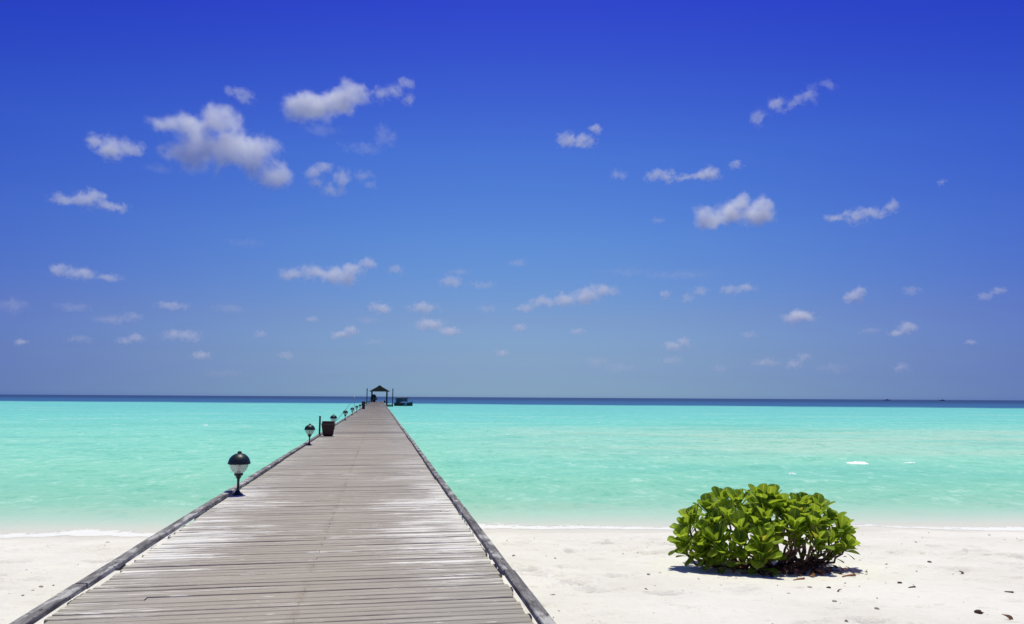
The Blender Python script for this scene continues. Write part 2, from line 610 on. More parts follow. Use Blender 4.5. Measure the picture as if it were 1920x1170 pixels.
whitecap(1608, 869, 1.10, 0.13, 0.50, 'largest white crest of a small breaking wave beyond the green shrub')
whitecap(1706, 868, 0.80, 0.075, 0.12, 'thin white streak of a breaking wave to the right of the largest crest')
whitecap(1486, 888, 0.34, 0.10, 0.10, 'small white wave crest just above the top of the green shrub')
whitecap(386, 797, 0.55, 0.14, 0.12, 'lone white fleck of foam on the lagoon left of the jetty')


# ------------------------------------------------------------------ jetty
def mat_wood(name, base, dark, pale, brown, worn=True, rough=0.85):
    """Weathered timber; grain runs along X of the texture space."""
    t = NT(name)
    p = t.pos()
    sx = t.node('SeparateXYZ', {0: p})
    board = t.math('FLOOR', t.math('DIVIDE', t.math('SUBTRACT', sx.outputs[1], 3.4 - 0.056), 0.112))
    wnz = t.node('TexWhiteNoise', {'W': board}, noise_dimensions='1D').outputs[0]
    shift = t.node('CombineXYZ', {'X': t.math('MULTIPLY', wnz, 37.0), 'Y': 0.0, 'Z': t.math('MULTIPLY', wnz, 11.0)}).outputs[0]
    q = t.vmath('ADD', p, shift)
    g1 = t.noise(t.scaled(q, (1.3, 34, 20)), 1.0, 5, 0.65, 0.3)
    g2 = t.noise(t.scaled(q, (5.0, 150, 60)), 1.0, 3, 0.6)
    big = t.noise(t.scaled(p, (0.5, 0.28, 1)), 1.0, 3, 0.55)
    c = t.mix(t.step(g1, 0.25, 0.75), dark, base)
    c = t.mix(t.step(wnz, 0.0, 1.0, 0.0, 0.50), c, dark)
    c = t.mix(t.step(g2, 0.50, 0.78, 0, 0.45), c, dark)
    lane = t.math('ABSOLUTE', t.math('ADD', sx.outputs[0], 0.72))
    ln = t.math('ADD', lane, t.math('MULTIPLY', t.math('SUBTRACT', big, 0.5), 2.2))
    c = t.mix(t.math('MULTIPLY', t.step(ln, 1.9, 0.3), 0.85), c, t.mix(g1, tuple(v * 0.72 for v in brown), brown))
    if worn:
        wp = t.noise(t.scaled(q, (1.5, 26.0, 8)), 1.0, 7, 0.74, 0.8)
        gate = t.noise(t.scaled(p, (0.55, 0.42, 1)), 1.0, 3, 0.5)
        edge = t.math('MULTIPLY', t.step(lane, 0.35, 1.75, 0.0, 0.16), t.step(sx.outputs[1], 5.6, 8.5))
        zone = t.math('MULTIPLY', t.math('MULTIPLY', t.step(sx.outputs[1], 6.3, 9.0), t.step(sx.outputs[1], 13.5, 10.0)), t.step(lane, 0.1, 1.3, 0.01, 0.085))
        m = t.step(t.math('ADD', t.math('ADD', wp, t.math('ADD', edge, zone)), t.math('ADD', t.math('MULTIPLY', t.math('SUBTRACT', gate, 0.5), 0.62), t.math('MULTIPLY', t.math('SUBTRACT', wnz, 0.5), 0.16))), 0.60, 0.74, 0.0, 0.9)
        far = t.step(sx.outputs[1], 22.0, 10.0, 0.25, 1.0)
        c = t.mix(t.math('MULTIPLY', m, far), c, pale)
        fk = t.noise(t.scaled(q, (4.5, 34, 10)), 1.0, 4, 0.6, 0.5)
        c = t.mix(t.math('MULTIPLY', t.step(fk, 0.63, 0.72, 0, 0.8), far), c, pale)
        c = t.mix(t.step(fk, 0.36, 0.28, 0, 0.55), c, tuple(v * 0.6 for v in dark))
        rs = t.noise(t.scaled(p, (6, 3, 1)), 1.0, 3, 0.6)
        st_ = t.math('MULTIPLY', t.step(t.math('ABSOLUTE', t.math('ADD', sx.outputs[0], 0.63)), 0.07, 0.0), t.step(rs, 0.45, 0.6))
        c = t.mix(t.math('MULTIPLY', st_, 0.22), c, (0.16, 0.11, 0.075))
    nb = t.bump(t.math('ADD', g1, t.math('MULTIPLY', g2, 0.4)), 0.55, 0.012)
    b = t.node('BsdfPrincipled', {'Base Color': c, 'Roughness': rough, 'Specular IOR Level': 0.25, 'Normal': nb})
    return t.surface(b)


M_DECK = mat_wood('weathered_deck', (0.465, 0.440, 0.400), (0.235, 0.212, 0.185), (0.74, 0.72, 0.68), (0.400, 0.352, 0.296))


def mat_curb():
    t = NT('grey_curb_timber')
    p = t.pos()
    g = t.noise(t.scaled(p, (38, 1.6, 38)), 1.0, 5, 0.65, 0.3)
    b_ = t.noise(t.scaled(p, (9, 2.6, 9)), 1.0, 4, 0.6)
    c = t.mix(t.step(g, 0.3, 0.7), (0.115, 0.110, 0.108), (0.250, 0.242, 0.238))
    sp = t.noise(t.scaled(p, (22, 9, 22)), 1.0, 4, 0.65)
    c = t.mix(t.step(b_, 0.50, 0.63, 0, 0.85), c, (0.46, 0.455, 0.44))
    c = t.mix(t.step(b_, 0.47, 0.34, 0, 0.7), c, (0.055, 0.052, 0.052))
    c = t.mix(t.step(sp, 0.58, 0.68, 0, 0.9), c, (0.035, 0.032, 0.032))
    b = t.node('BsdfPrincipled', {'Base Color': c, 'Roughness': 0.85, 'Specular IOR Level': 0.25, 'Normal': t.bump(g, 0.7, 0.015)})
    return t.surface(b)


M_CURB = mat_curb()
M_UNDER = simple('dark_pile_timber', (0.10, 0.085, 0.07), 0.9, var=0.4, scale=6)
M_NAIL = simple('rusty_nail', (0.035, 0.022, 0.016), 0.7, var=0.3, scale=20)

DX0, DX1 = -2.355, 1.090
PIER0, PIER1 = 3.4, 262.0
PITCH = 0.112
jetty = thing('jetty', 'long weathered grey plank jetty running out over the turquoise lagoon', 'jetty')

rb = random.Random(21)


def board_mesh(k, w, nseg=6):
    """Unit-length plank along X (0..1), slightly cupped and ragged at its edges, top at z = 0."""
    v, f = [], []
    rr2 = random.Random(100 + k)
    th = 0.034
    for i in range(nseg + 1):
        u = i / nseg
        a = -w / 2 + rr2.uniform(-0.0022, 0.0022)
        b = w / 2 + rr2.uniform(-0.0022, 0.0022)
        if rr2.random() < 0.25:
            a += rr2.uniform(0.002, 0.012)
        dz = rr2.uniform(-0.002, 0.002)
        ch = 0.005
        for (y, z) in ((a, -th), (a, -ch + dz), (a + ch, dz), (b - ch, dz), (b, -ch + dz), (b, -th)):
            v.append((u, y, z))
    for i in range(nseg):
        o0, o1 = i * 6, (i + 1) * 6
        for j in range(6):
            f.append((o0 + j, o0 + (j + 1) % 6, o1 + (j + 1) % 6, o1 + j))
    f.append(tuple(range(6))[::-1])
    f.append(tuple(nseg * 6 + j for j in range(6)))
    # orientation: make faces point outwards
    return v, [q[::-1] for q in f]


board_meshes = []
for k in range(12):
    v, f = board_mesh(k, PITCH - rb.choice([0.012, 0.013, 0.013, 0.014, 0.016, 0.018]))
    me = mesh('plank', v, f)
    me.materials.append(M_DECK)
    board_meshes.append((me, v, f))
far = MB()
nails = MB()
n_planks = 0
y = PIER0
while y < PIER1:
    near = y < 10.6
    x0 = DX0 + rb.uniform(-0.03, 0.03) if near else DX0 - 0.05
    x1 = DX1 + rb.uniform(-0.034, 0.012) if near else DX1 + 0.03
    segs = [(x0, x1)]
    r_ = rb.random()
    if r_ < 0.03:
        segs = [(x0, -0.622), (-0.618, x1)]
    elif r_ < 0.08:
        segs = [(x0, 0.842), (0.848, x1)]
    elif r_ < 0.10:
        segs = [(x0, -1.83), (-1.824, x1)]
    for (a, b) in segs:
        k = rb.randrange(12)
        dz = rb.gauss(0, 0.0022)
        flip = rb.random() < 0.5
        tilt = rb.gauss(0, 0.010)
        if n_planks < 300:
            o = obj('plank', board_meshes[k][0], parent=jetty)
            o.location = (b if flip else a, y, dz)
            o.scale = (b - a, 1, 1)
            o.rotation_euler = (tilt, 0, rb.gauss(0, 0.0006))
            if flip:
                o.rotation_euler = (tilt, 0, math.pi + rb.gauss(0, 0.0006))
            n_planks += 1
            for nx in (-0.62,):
                if rb.random() < 0.3 and a < nx - 0.03 and b > nx + 0.03 and y < 24:
                    for ny in (-0.03, 0.03):
                        cx = nx + rb.uniform(-0.012, 0.012)
                        nails.lathe([(0.0045, dz - 0.003), (0.0045, dz + 0.0015), (0.002, dz + 0.0025)], 6, (cx, y + ny, 0))
        else:
            hw = PITCH / 2 - rb.choice([0.012, 0.013, 0.013, 0.014, 0.016, 0.018]) / 2
            far.box(a, b, y - hw, y + hw, dz - 0.03, dz)
    y += PITCH
o = far.build('far_planks', M_DECK, jetty)
tag(o, kind='stuff')
o = nails.build('nail_heads', M_NAIL, jetty)
tag(o, kind='stuff')

# edge timbers, lying on low spacer blocks
rb = random.Random(3)
for side in (-1, 1):
    xi = -2.368 if side < 0 else 1.082
    xo = -2.474 if side < 0 else 1.178
    y = PIER0 - 0.4
    while y < 216:
        ln_ = rb.uniform(3.6, 4.6)
        y1 = min(y + ln_, 217)
        m = MB()
        nseg = 8
        j0 = rb.gauss(0, 0.006); j1 = rb.gauss(0, 0.006)
        zt0 = 0.068 + rb.gauss(0, 0.004)
        v, f = [], []
        for i in range(nseg + 1):
            u = i / nseg
            yy = y + 0.006 + (y1 - y - 0.012) * u
            jx = j0 + (j1 - j0) * u + rb.gauss(0, 0.0015)
            a, b = sorted((xi + jx, xo + jx))
            z0_, z1_ = 0.020, zt0 + rb.gauss(0, 0.0012)
            c = 0.007
            for (x_, z_) in ((a, z0_), (b, z0_), (b, z1_ - c), (b - c, z1_), (a + c, z1_), (a, z1_ - c)):
                v.append((x_, yy, z_))
        for i in range(nseg):
            for j in range(6):
                f.append((i * 6 + j, i * 6 + (j + 1) % 6, (i + 1) * 6 + (j + 1) % 6, (i + 1) * 6 + j))
        f = [q[::-1] for q in f]
        f.append(tuple(range(6))); f.append(tuple(nseg * 6 + j for j in range(6))[::-1])
        cur = obj('edge_timber', mesh('edge_timber', v, f), M_CURB, jetty)
        yy = y + 0.9
        sb_ = MB()
        while yy < y1 - 0.1:
            a, b = sorted((xi - side * -0.012, xo + side * -0.012))
            sb_.box(a, b, yy, yy + 0.10, -0.03, 0.020)
            yy += 3.1
        sb_.build('spacer_block', M_CURB, cur)
        y = y1
# substructure: stringers and piles
for x in (-2.2, -0.62, 0.95):
    MB().box(x - 0.06, x + 0.06, PIER0, 216, -0.22, -0.0405).build('stringer', M_UNDER, jetty)
pile_me = MB().lathe([(0.11, -4.0), (0.10, -0.235)], 10).mesh('pile', angle=40)
beam_me = MB().box(-2.35, 1.08, -0.08, 0.08, -0.40, -0.225).mesh('cross_beam')
y = 6.5
while y < 214:
    for x in (-2.0, 0.75):
        o = obj('pile', pile_me, M_UNDER, jetty, loc=(x, y, -0.17))
    obj('cross_beam', beam_me, M_UNDER, jetty, loc=(0, y, 0))
    y += 6.0

# ------------------------------------------------------------------ bollard lamps along the left edge
M_BLACK = simple('dark_green_lamp_paint', (0.010, 0.022, 0.022), 0.42, var=0.4, scale=14, spec=0.35)
t = NT('clear_lamp_bowl')
g = t.node('BsdfPrincipled', {'Base Color': (0.86, 0.88, 0.84), 'Roughness': 0.15, 'Specular IOR Level': 0.5})
tr_ = t.node('BsdfTranslucent', {'Color': (0.85, 0.88, 0.84)})
mx = t.node('MixShader', {0: 0.5, 1: g, 2: tr_})
M_BOWL = t.surface(t.node('MixShader', {0: 0.40, 1: t.node('BsdfTransparent', {'Color': (0.95, 0.97, 0.95)}), 2: mx}))
M_BULB = simple('white_bulb', (0.8, 0.79, 0.74), 0.3, var=0.05)

lamp0 = thing('jetty_lamp', 'x', 'lamp', group='globe lamps along the left edge of the jetty')
MB().lathe([(0.085, 0.0), (0.085, 0.012), (0.070, 0.020), (0.045, 0.035), (0.030, 0.065), (0.024, 0.075)], 20).build('foot', M_BLACK, lamp0, angle=35)
MB().lathe([(0.020, 0.07), (0.019, 0.20), (0.022, 0.255)], 14).build('post', M_BLACK, lamp0, angle=35)
MB().lathe([(0.024, 0.25), (0.040, 0.278), (0.046, 0.300), (0.068, 0.312), (0.070, 0.330), (0.066, 0.345), (0.034, 0.350), (0.026, 0.375), (0.012, 0.392)], 18).build('collar', M_BLACK, lamp0, angle=35)
prof = []
for i in range(9):
    a = i / 8 * R(68)
    prof.append((0.148 * math.cos(R(68) - a) ** 0.9, 0.500 - 0.166 * math.sin(R(68) - a) * 1.0))
v = [(r_, z_) for r_, z_ in prof]
bowl = MB()
n = 24
vv = [(r_ * math.cos(2 * math.pi * k / n), r_ * math.sin(2 * math.pi * k / n), z_) for r_, z_ in v for k in range(n)]
ff = [(i * n + k, i * n + (k + 1) % n, (i + 1) * n + (k + 1) % n, (i + 1) * n + k) for i in range(len(v) - 1) for k in range(n)]
vi = [(r_ * 0.972 * math.cos(2 * math.pi * k / n), r_ * 0.972 * math.sin(2 * math.pi * k / n), z_ + 0.003) for r_, z_ in v for k in range(n)]
bowl.add(vv, ff).add(vi, [q[::-1] for q in ff])
bowl.build('bowl', M_BOWL, lamp0, smooth=True)
MB().lathe([(0.010, 0.39), (0.026, 0.415), (0.030, 0.445), (0.022, 0.475), (0.012, 0.497)], 12).build('bulb', M_BULB, lamp0, smooth=True)
dome = [(0.140, 0.497), (0.178, 0.494), (0.178, 0.507)]
for i in range(1, 9):
    a = i / 9 * R(90)
    dome.append((0.172 * math.cos(a), 0.507 + 0.160 * math.sin(a)))
dome.append((0.030, 0.668))
MB().lathe(dome, 28).build('shade', M_BLACK, lamp0, angle=40)
MB().lathe([(0.032, 0.664), (0.034, 0.676), (0.028, 0.692), (0.014, 0.700)], 14).build('finial', M_BLACK, lamp0, angle=50)

names = ['nearest globe lamp with dark dome, standing alone beside the bare planks', 'second globe lamp with dark dome, just before the brown bin',
         'third globe lamp, its bowl half hidden behind the brown bin', 'fourth globe lamp, first clear one beyond the brown bin',
         'fifth globe lamp along the left edge of the jetty', 'sixth globe lamp along the left edge, a small dark dome',
         'seventh globe lamp, last one before the far tall bin']
ORD = ['eighth', 'ninth', 'tenth', 'eleventh', 'twelfth', 'thirteenth', 'fourteenth', 'fifteenth']
for i in range(15):
    o = lamp0 if i == 0 else copy_tree(lamp0)
    o.location = (-2.275, 12.97 if i == 0 else 12.5 + 13.15 * i, 0.003)
    o.rotation_euler = (R(random.uniform(-0.7, 0.7)), R(random.uniform(-0.7, 0.7)), random.uniform(0, 6))
    o['label'] = names[i] if i < len(names) else ORD[i - 7] + ' globe lamp from the near end, a tiny dark dot beyond the far bin'

# ------------------------------------------------------------------ bins and the short post
M_BIN = simple('dark_brown_bin_wood', (0.050, 0.022, 0.015), 0.7, var=0.45, scale=9, bump=0.4)
M_RIM = simple('bin_rim_wood', (0.15, 0.11, 0.08), 0.75, var=0.3, scale=9)


def make_bin(loc, wb, wt_, h, label, rotz=0.0):
    b = thing('bin', label, 'bin', loc, rotz, 'brown bins on the jetty')
    ns = 4
    for k in range(4):
        c, s_ = round(math.cos(k * math.pi / 2)), round(math.sin(k * math.pi / 2))
        for j in range(ns):
            u0, u1 = -1 + 2 * j / ns + 0.015, -1 + 2 * (j + 1) / ns - 0.015
            v = []
            for (w, z) in ((wb / 2, 0.03), (wt_ / 2, h * 0.80)):
                for off in (0.0, -0.022):
                    for u in (u0, u1):
                        x_, y_ = u * (w - 0.012), w + off
                        v.append((x_ * c - y_ * s_, x_ * s_ + y_ * c, z))
            m = MB().add(v, [(0, 1, 3, 2), (4, 6, 7, 5), (0, 4, 5, 1), (2, 3, 7, 6), (0, 2, 6, 4), (1, 5, 7, 3)])
            m.build('side_board', M_BIN, b)
    w = wt_ / 2 + 0.012
    r = MB()
    r.box(-w, w, -w, -w + 0.035, h * 0.80, h * 0.835).box(-w, w, w - 0.035, w, h * 0.80, h * 0.835)
    r.box(-w, -w + 0.035, -w + 0.035, w - 0.035, h * 0.80, h * 0.835).box(w - 0.035, w, -w + 0.035, w - 0.035, h * 0.80, h * 0.835)
    r.build('rim', M_RIM, b)
    w2 = wt_ / 2 - 0.015
    li = MB()
    li.add([(-w2, -w2, h * 0.835), (w2, -w2, h * 0.835), (w2, w2, h * 0.835), (-w2, w2, h * 0.835), (-w2 * 0.93, -w2 * 0.93, h * 0.985), (w2 * 0.93, -w2 * 0.93, h * 0.985),
            (w2 * 0.93, w2 * 0.93, h * 0.985), (-w2 * 0.93, w2 * 0.93, h * 0.985)], [(0, 3, 2, 1), (4, 5, 6, 7), (0, 1, 5, 4), (1, 2, 6, 5), (2, 3, 7, 6), (3, 0, 4, 7)])
    lid = li.build('lid', M_BIN, b)
    MB().box(-w2 * 0.96, w2 * 0.96, -w2 * 0.96, w2 * 0.96, h * 0.988, h * 1.0).build('lid_board', M_RIM, lid)
    MB().box(-wb * 0.42, wb * 0.42, -wb * 0.42, wb * 0.42, 0.0, 0.03).build('base', M_BIN, b)
    return b


make_bin((-2.045, 31.3, 0.003), 0.38, 0.52, 0.60, 'dark brown tapered wooden bin with lid near the third lamp')
make_bin((-2.0, 97.5, 0.003), 0.34, 0.44, 0.98, 'narrow tall brown bin far down the jetty near the pavilion')
o = MB().lathe([(0.035, 0.0), (0.035, 0.70), (0.045, 0.705), (0.045, 0.72), (0.018, 0.75)], 10).build('short_post', M_BLACK, angle=35)
o.location = (-2.36, 31.0, 0.074)
tag(o, 'slim dark upright post on the jetty edge left of the brown bin', 'post')

# rope rising from the edge timber to a white-capped post
M_ROPE = simple('dark_rope', (0.05, 0.07, 0.07), 0.9, var=0.3)
M_WHITE = simple('white_paint', (0.75, 0.75, 0.73), 0.5, var=0.06)
M_PALEGREY = simple('bleached_pole', (0.22, 0.36, 0.34), 0.8, var=0.2)
pa, pb = Vector((-2.50, 42.0, 0.08)), Vector((-2.50, 78.0, 1.52))
pts = [pa.lerp(pb, i / 16) - Vector((0, 0, 0.10 * math.sin(math.pi * i / 16))) for i in range(17)]
tag(MB().tube(pts, 0.016, 6).build('mooring_rope', M_ROPE, smooth=True), 'thin dark rope slanting up along the left edge to a white post', 'rope')
rp = thing('rope_post', 'slim post with white top holding the slanting rope', 'post', (-2.53, 78.0, 0))
MB().lathe([(0.022, -3.2), (0.018, 1.45)], 10).build('shaft', M_PALEGREY, rp, angle=35)
MB().lathe([(0.05, 1.45), (0.05, 1.66), (0.02, 1.70)], 10).build('cap', M_WHITE, rp, angle=35)

# ------------------------------------------------------------------ pavilion at the end
M_THATCH = simple('dark_shingle_roof', (0.008, 0.013, 0.011), 0.95, var=0.5, scale=3, spec=0.05)
M_POST = simple('dark_blue_post', (0.020, 0.026, 0.042), 0.7, var=0.3, scale=4)
PX, PY = 0.05, 219.5
pav = thing('pavilion', 'open pavilion with dark hipped roof at the far end of the jetty', 'pavilion', (PX, PY, 0))
for k, (x, y) in enumerate(((-2.2, -2.2), (2.05, -2.2), (-2.2, 2.6), (2.05, 2.6))):
    MB().box(x - 0.2, x + 0.2, y - 0.2, y + 0.2, -3.4, 3.05).build('post', M_POST, pav)
for (x0, x1, y0, y1) in ((-2.35, 2.2, -2.3, -2.1), (-2.35, 2.2, 2.5, 2.7), (-2.3, -2.1, -2.1, 2.5), (1.95, 2.15, -2.1, 2.5)):
    MB().box(x0, x1, y0, y1, 3.05, 3.22).build('eave_beam', M_POST, pav)
roof = obj('roof', None, parent=pav)
apex = [(-0.45, 0.2), (0.35, 0.2)]
ev = [(-2.95, -3.0), (2.85, -3.0), (2.85, 3.4), (-2.95, 3.4)]
N = 7
rmesh = MB()
for k in range(N):      # courses of shingles, each one step proud of the next
    u0, u1 = k / N, (k + 1) / N + 0.03
    v = []
    for u, dz in ((u0, 0.06), (min(u1, 1), 0.02), (u0, 0.0), (min(u1, 1), -0.04)):
        for (x, y) in ev:
            cxx = -0.05 + (0.42 if x > 0 else -0.42)
            cyy = 0.2 + (0.42 if y > 0.2 else -0.42)
            v.append((x + (cxx - x) * u, y + (cyy - y) * u, 3.05 + 1.45 * u + dz))
    f = []
    for q in range(4):
        q2 = (q + 1) % 4
        f += [(q, q2, 4 + q2, 4 + q), (8 + q2, 8 + q, 12 + q, 12 + q2), (q2, q, 8 + q, 8 + q2), (4 + q, 4 + q2, 12 + q2, 12 + q)]
    obj('shingle_course', mesh('shingle_course', v, f), M_THATCH, roof)
MB().add([(-0.62, -0.37, 4.48), (0.52, -0.37, 4.48), (0.52, 0.77, 4.48), (-0.62, 0.77, 4.48), (-0.30, -0.05, 4.78), (0.20, -0.05, 4.78), (0.20, 0.45, 4.78), (-0.30, 0.45, 4.78)],
         [(0, 3, 2, 1), (4, 5, 6, 7), (0, 1, 5, 4), (1, 2, 6, 5), (2, 3, 7, 6), (3, 0, 4, 7)]).build('roof_cap', M_THATCH, roof)
MB().box(-2.7, 2.6, -2.7, 42.0, -0.16, -0.045).build('platform', M_UNDER, pav)
for x in (1.95,):
    for z in (0.45, 0.9):
        MB().box(x - 0.04, x + 0.04, -2.0, 2.45, z - 0.04, z + 0.04).build('rail', M_POST, pav)
bench = thing('bench', 'dark low bench inside the pavilion along its right side', 'bench', (1.5, PY + 0.2, 0))
MB().box(-0.22, 0.22, -1.6, 1.6, 0.40, 0.46).build('seat', M_POST, bench)
for y in (-1.4, 1.4):
    MB().box(-0.2, 0.2, y - 0.05, y + 0.05, -0.04, 0.40).build('leg', M_POST, bench)

# mooring poles beside the pavilion
M_POLE = simple('slate_blue_pole', (0.045, 0.065, 0.095), 0.7, var=0.25, scale=3)
for x, lab in ((-3.5, 'tall slim mooring pole left of the pavilion'), (3.75, 'tall slim mooring pole between the pavilion and the boat')):
    o = MB().lathe([(0.15, -3.6), (0.13, 3.55), (0.17, 3.56), (0.17, 3.85), (0.05, 3.92)], 10).build('mooring_pole', M_POLE, angle=35)
    o.location = (x, 218.0, 0)
    tag(o, lab, 'pole')

# potted plant, a dark mound by the left post
M_PLANT = simple('dark_foliage', (0.018, 0.028, 0.020), 0.7, var=0.5, scale=5)
plant = thing('potted_plant', 'dark bushy potted plant beside the left front post of the pavilion', 'plant', (-1.45, 217.0, 0.003))
MB().lathe([(0.34, 0.0), (0.46, 0.62), (0.50, 0.62), (0.50, 0.70), (0.40, 0.70)], 14).build('pot', M_BIN, plant, angle=35)
rp_ = random.Random(8)
lv = MB()
for i in range(900):
    a, h = rp_.uniform(0, 6.283), rp_.random()
    rr3 = (1.05 - 0.85 * h) * math.sqrt(rp_.random())
    c = Vector((rr3 * math.cos(a) - 0.1, rr3 * math.sin(a), 0.65 + 1.45 * h))
    d = Vector((math.cos(a), math.sin(a), rp_.uniform(-0.2, 0.9))).normalized()
    w = d.cross(Vector((0, 0, 1))).normalized() * 0.09
    L = rp_.uniform(0.25, 0.42)
    lv.add([c, c + d * L * 0.5 + w, c + d * L + Vector((0, 0, -0.05)), c + d * L * 0.5 - w], [(0, 1, 2, 3)])
tag(lv.build('foliage', M_PLANT, plant), kind='stuff')
lan = thing('landing_stage', 'dark low landing stage on the water right of the jetty end', 'landing stage', (2.1, 206.0, 0))
for i in range(9):
    MB().box(-0.9, 1.6, i * 0.5, i * 0.5 + 0.47, -0.62, -0.52).build('stage_plank', M_UNDER, lan)
for i in range(4):
    MB().box(-0.9, 1.6, -0.07, -0.01, -1.15 + i * 0.16, -1.01 + i * 0.16).build('fender_board', M_UNDER, lan)
for (x, y) in ((-0.8, 0.2), (1.5, 0.2), (-0.8, 4.2), (1.5, 4.2)):
    MB().lathe([(0.13, -2.6), (0.12, -0.2)], 10, (x, y, 0)).build('stage_pile', M_UNDER, lan, angle=35)
for x in (-0.9, 1.48):
    MB().box(x, x + 0.12, 0, 4.47, -0.80, -0.625).build('stage_beam', M_UNDER, lan)

# ------------------------------------------------------------------ moored boat
M_HULL = simple('navy_hull', (0.012, 0.018, 0.038), 0.45, var=0.3, scale=2)
M_CANOPY = simple('slate_blue_canopy', (0.050, 0.068, 0.105), 0.8, var=0.2, scale=2)
M_PALE = simple('pale_prow', (0.36, 0.46, 0.47), 0.6, var=0.15, scale=3)
M_RED = simple('red_lifebuoy', (0.42, 0.05, 0.06), 0.5, var=0.1)
boat = thing('boat', 'small dark-hulled boat with blue canopy and upswept pale prow moored by the pavilion', 'boat', (4.35, 224.0, SEA), R(-9))
NS = 16
v, f = [], []
Lb = 5.4
for i in range(NS + 1):
    u = i / NS
    w = 0.95 * (math.sin(math.pi * min(1, 0.32 + 0.68 * u)) ** 0.7 if u < 0.999 else 0.0)
    w = max(w, 0.03)
    sheer = 0.85 + 0.55 * max(0, u - 0.55) ** 1.4 * 2.2 + 0.12 * (1 - u) ** 2
    keel = -0.25 + 0.75 * max(0, u - 0.8) ** 1.5 * 5
    x = u * Lb
    v += [(x, -w, sheer), (x, -w * 0.86, sheer * 0.4), (x, 0, keel), (x, w * 0.86, sheer * 0.4), (x, w, sheer),
          (x, w * 0.9, sheer), (x, w * 0.7, 0.3), (x, -w * 0.7, 0.3), (x, -w * 0.9, sheer)]
for i in range(NS):
    for j in range(9):
        f.append((i * 9 + j, i * 9 + (j + 1) % 9, (i + 1) * 9 + (j + 1) % 9, (i + 1) * 9 + j))
f.append(tuple(range(9))[::-1]); f.append(tuple(NS * 9 + j for j in range(9)))
obj('hull', mesh('hull', v, f), M_HULL, boat)
pts = [(Lb - 0.35, 0, 0.55), (Lb + 0.02, 0, 1.2), (Lb + 0.12, 0, 1.9), (Lb - 0.05, 0, 2.55), (Lb - 0.42, 0, 3.0)]
MB().tube(pts, [0.12, 0.13, 0.12, 0.10, 0.05], 8).build('prow', M_PALE, boat, smooth=True)
can = []
cf = []
for i in range(9):
    for j in range(7):
        a = -1 + 2 * j / 6
        can.append((0.35 + i * 0.45, a * 0.92, 2.62 - 0.22 * a * a + 0.05 * math.sin(i * 0.9)))
for i in range(9):
    for j in range(7):
        x_, y_, z_ = can[i * 7 + j]
        can.append((x_, y_, z_ - 0.07))
for i in range(8):
    for j in range(6):
        a = i * 7 + j
        cf += [(a, a + 7, a + 8, a + 1), (63 + a, 63 + a + 1, 63 + a + 8, 63 + a + 7)]
for i in range(8):
    for j in (0, 6):
        a = i * 7 + j
        cf.append((a, a + 7, a + 70, a + 63))
for j in range(6):
    for i in (0, 8):
        a = i * 7 + j
        cf.append((a, a + 1, a + 64, a + 63))
obj('canopy', mesh('canopy', can, cf, True), M_CANOPY, boat)
for x in (0.5, 2.1, 3.8):
    for y in (-0.82, 0.82):
        MB().tube([(x, y * 0.95, 0.7), (x, y, 2.5)], 0.035, 6).build('canopy_post', M_CANOPY, boat)
MB().box(0.6, 1.7, -0.7, 0.7, 0.3, 2.3).build('wheelhouse', M_CANOPY, boat)
for (xa, xb) in ((1.72, 2.95), (3.0, 3.9)):
    MB().box(xa, xb, -0.90, -0.87, 1.25, 2.42).build('side_curtain', M_CANOPY, boat)
MB().box(2.0, 3.7, -0.72, -0.35, 0.3, 0.95).build('seat', M_PALE, boat)
MB().box(2.0, 3.7, 0.35, 0.72, 0.3, 0.95).build('seat', M_PALE, boat)
lb = MB()
pts = [(1.85 + 0.26 * math.cos(a * math.pi / 8), -1.02, 0.95 + 0.26 * math.sin(a * math.pi / 8)) for a in range(17)]
lb.tube(pts, 0.07, 6).build('lifebuoy', M_RED, boat, smooth=True)

# far boats on the horizon
for (px, hz, L, lab) in ((1662, 749.6, 24, 'tiny dark boat on the horizon at the right, the left one of two'), (1766, 750.1, 18, 'tiny dark boat on the horizon near the right edge')):
    d = ray(px, 749)
    q = EYE + d * (2600 / math.hypot(d.x, d.y))
    b = thing('far_boat', lab, 'boat', (q.x, q.y, SEA), -R(12), 'boats far out on the horizon')
    m = MB()
    v = []
    for (x, w, z0, z1) in ((-L / 2, 1.6, 0, 1.4), (-L / 4, 2.4, 0, 1.2), (L / 4, 2.2, 0, 1.4), (L / 2, 0.2, 0.6, 2.4)):
        v += [(x, -w, z1), (x, 0, z0 - 0.5), (x, w, z1)]
    f = []
    for i in range(3):
        f += [(i * 3 + j, i * 3 + (j + 1) % 3, i * 3 + 3 + (j + 1) % 3, i * 3 + 3 + j) for j in range(3)]
    m.add(v, f + [(0, 1, 2), (11, 10, 9)]).build('hull', M_HULL, b)
    MB().box(-L * 0.05, L * 0.22, -1.5, 1.5, 1.1, 3.0).build('cabin', M_HULL, b)
    MB().box(L * 0.02, L * 0.1, -0.8, 0.8, 3.0, 4.0).build('wheelhouse', M_HULL, b)


# ------------------------------------------------------------------ the green beach shrub
def on_sand(px, py, fine=True):
    z = -0.5
    for _ in range(12):
        q = at_z(px, py, z)
        z = sand_z(q.x, q.y, False)
    return Vector((q.x, q.y, sand_z(q.x, q.y, fine)))


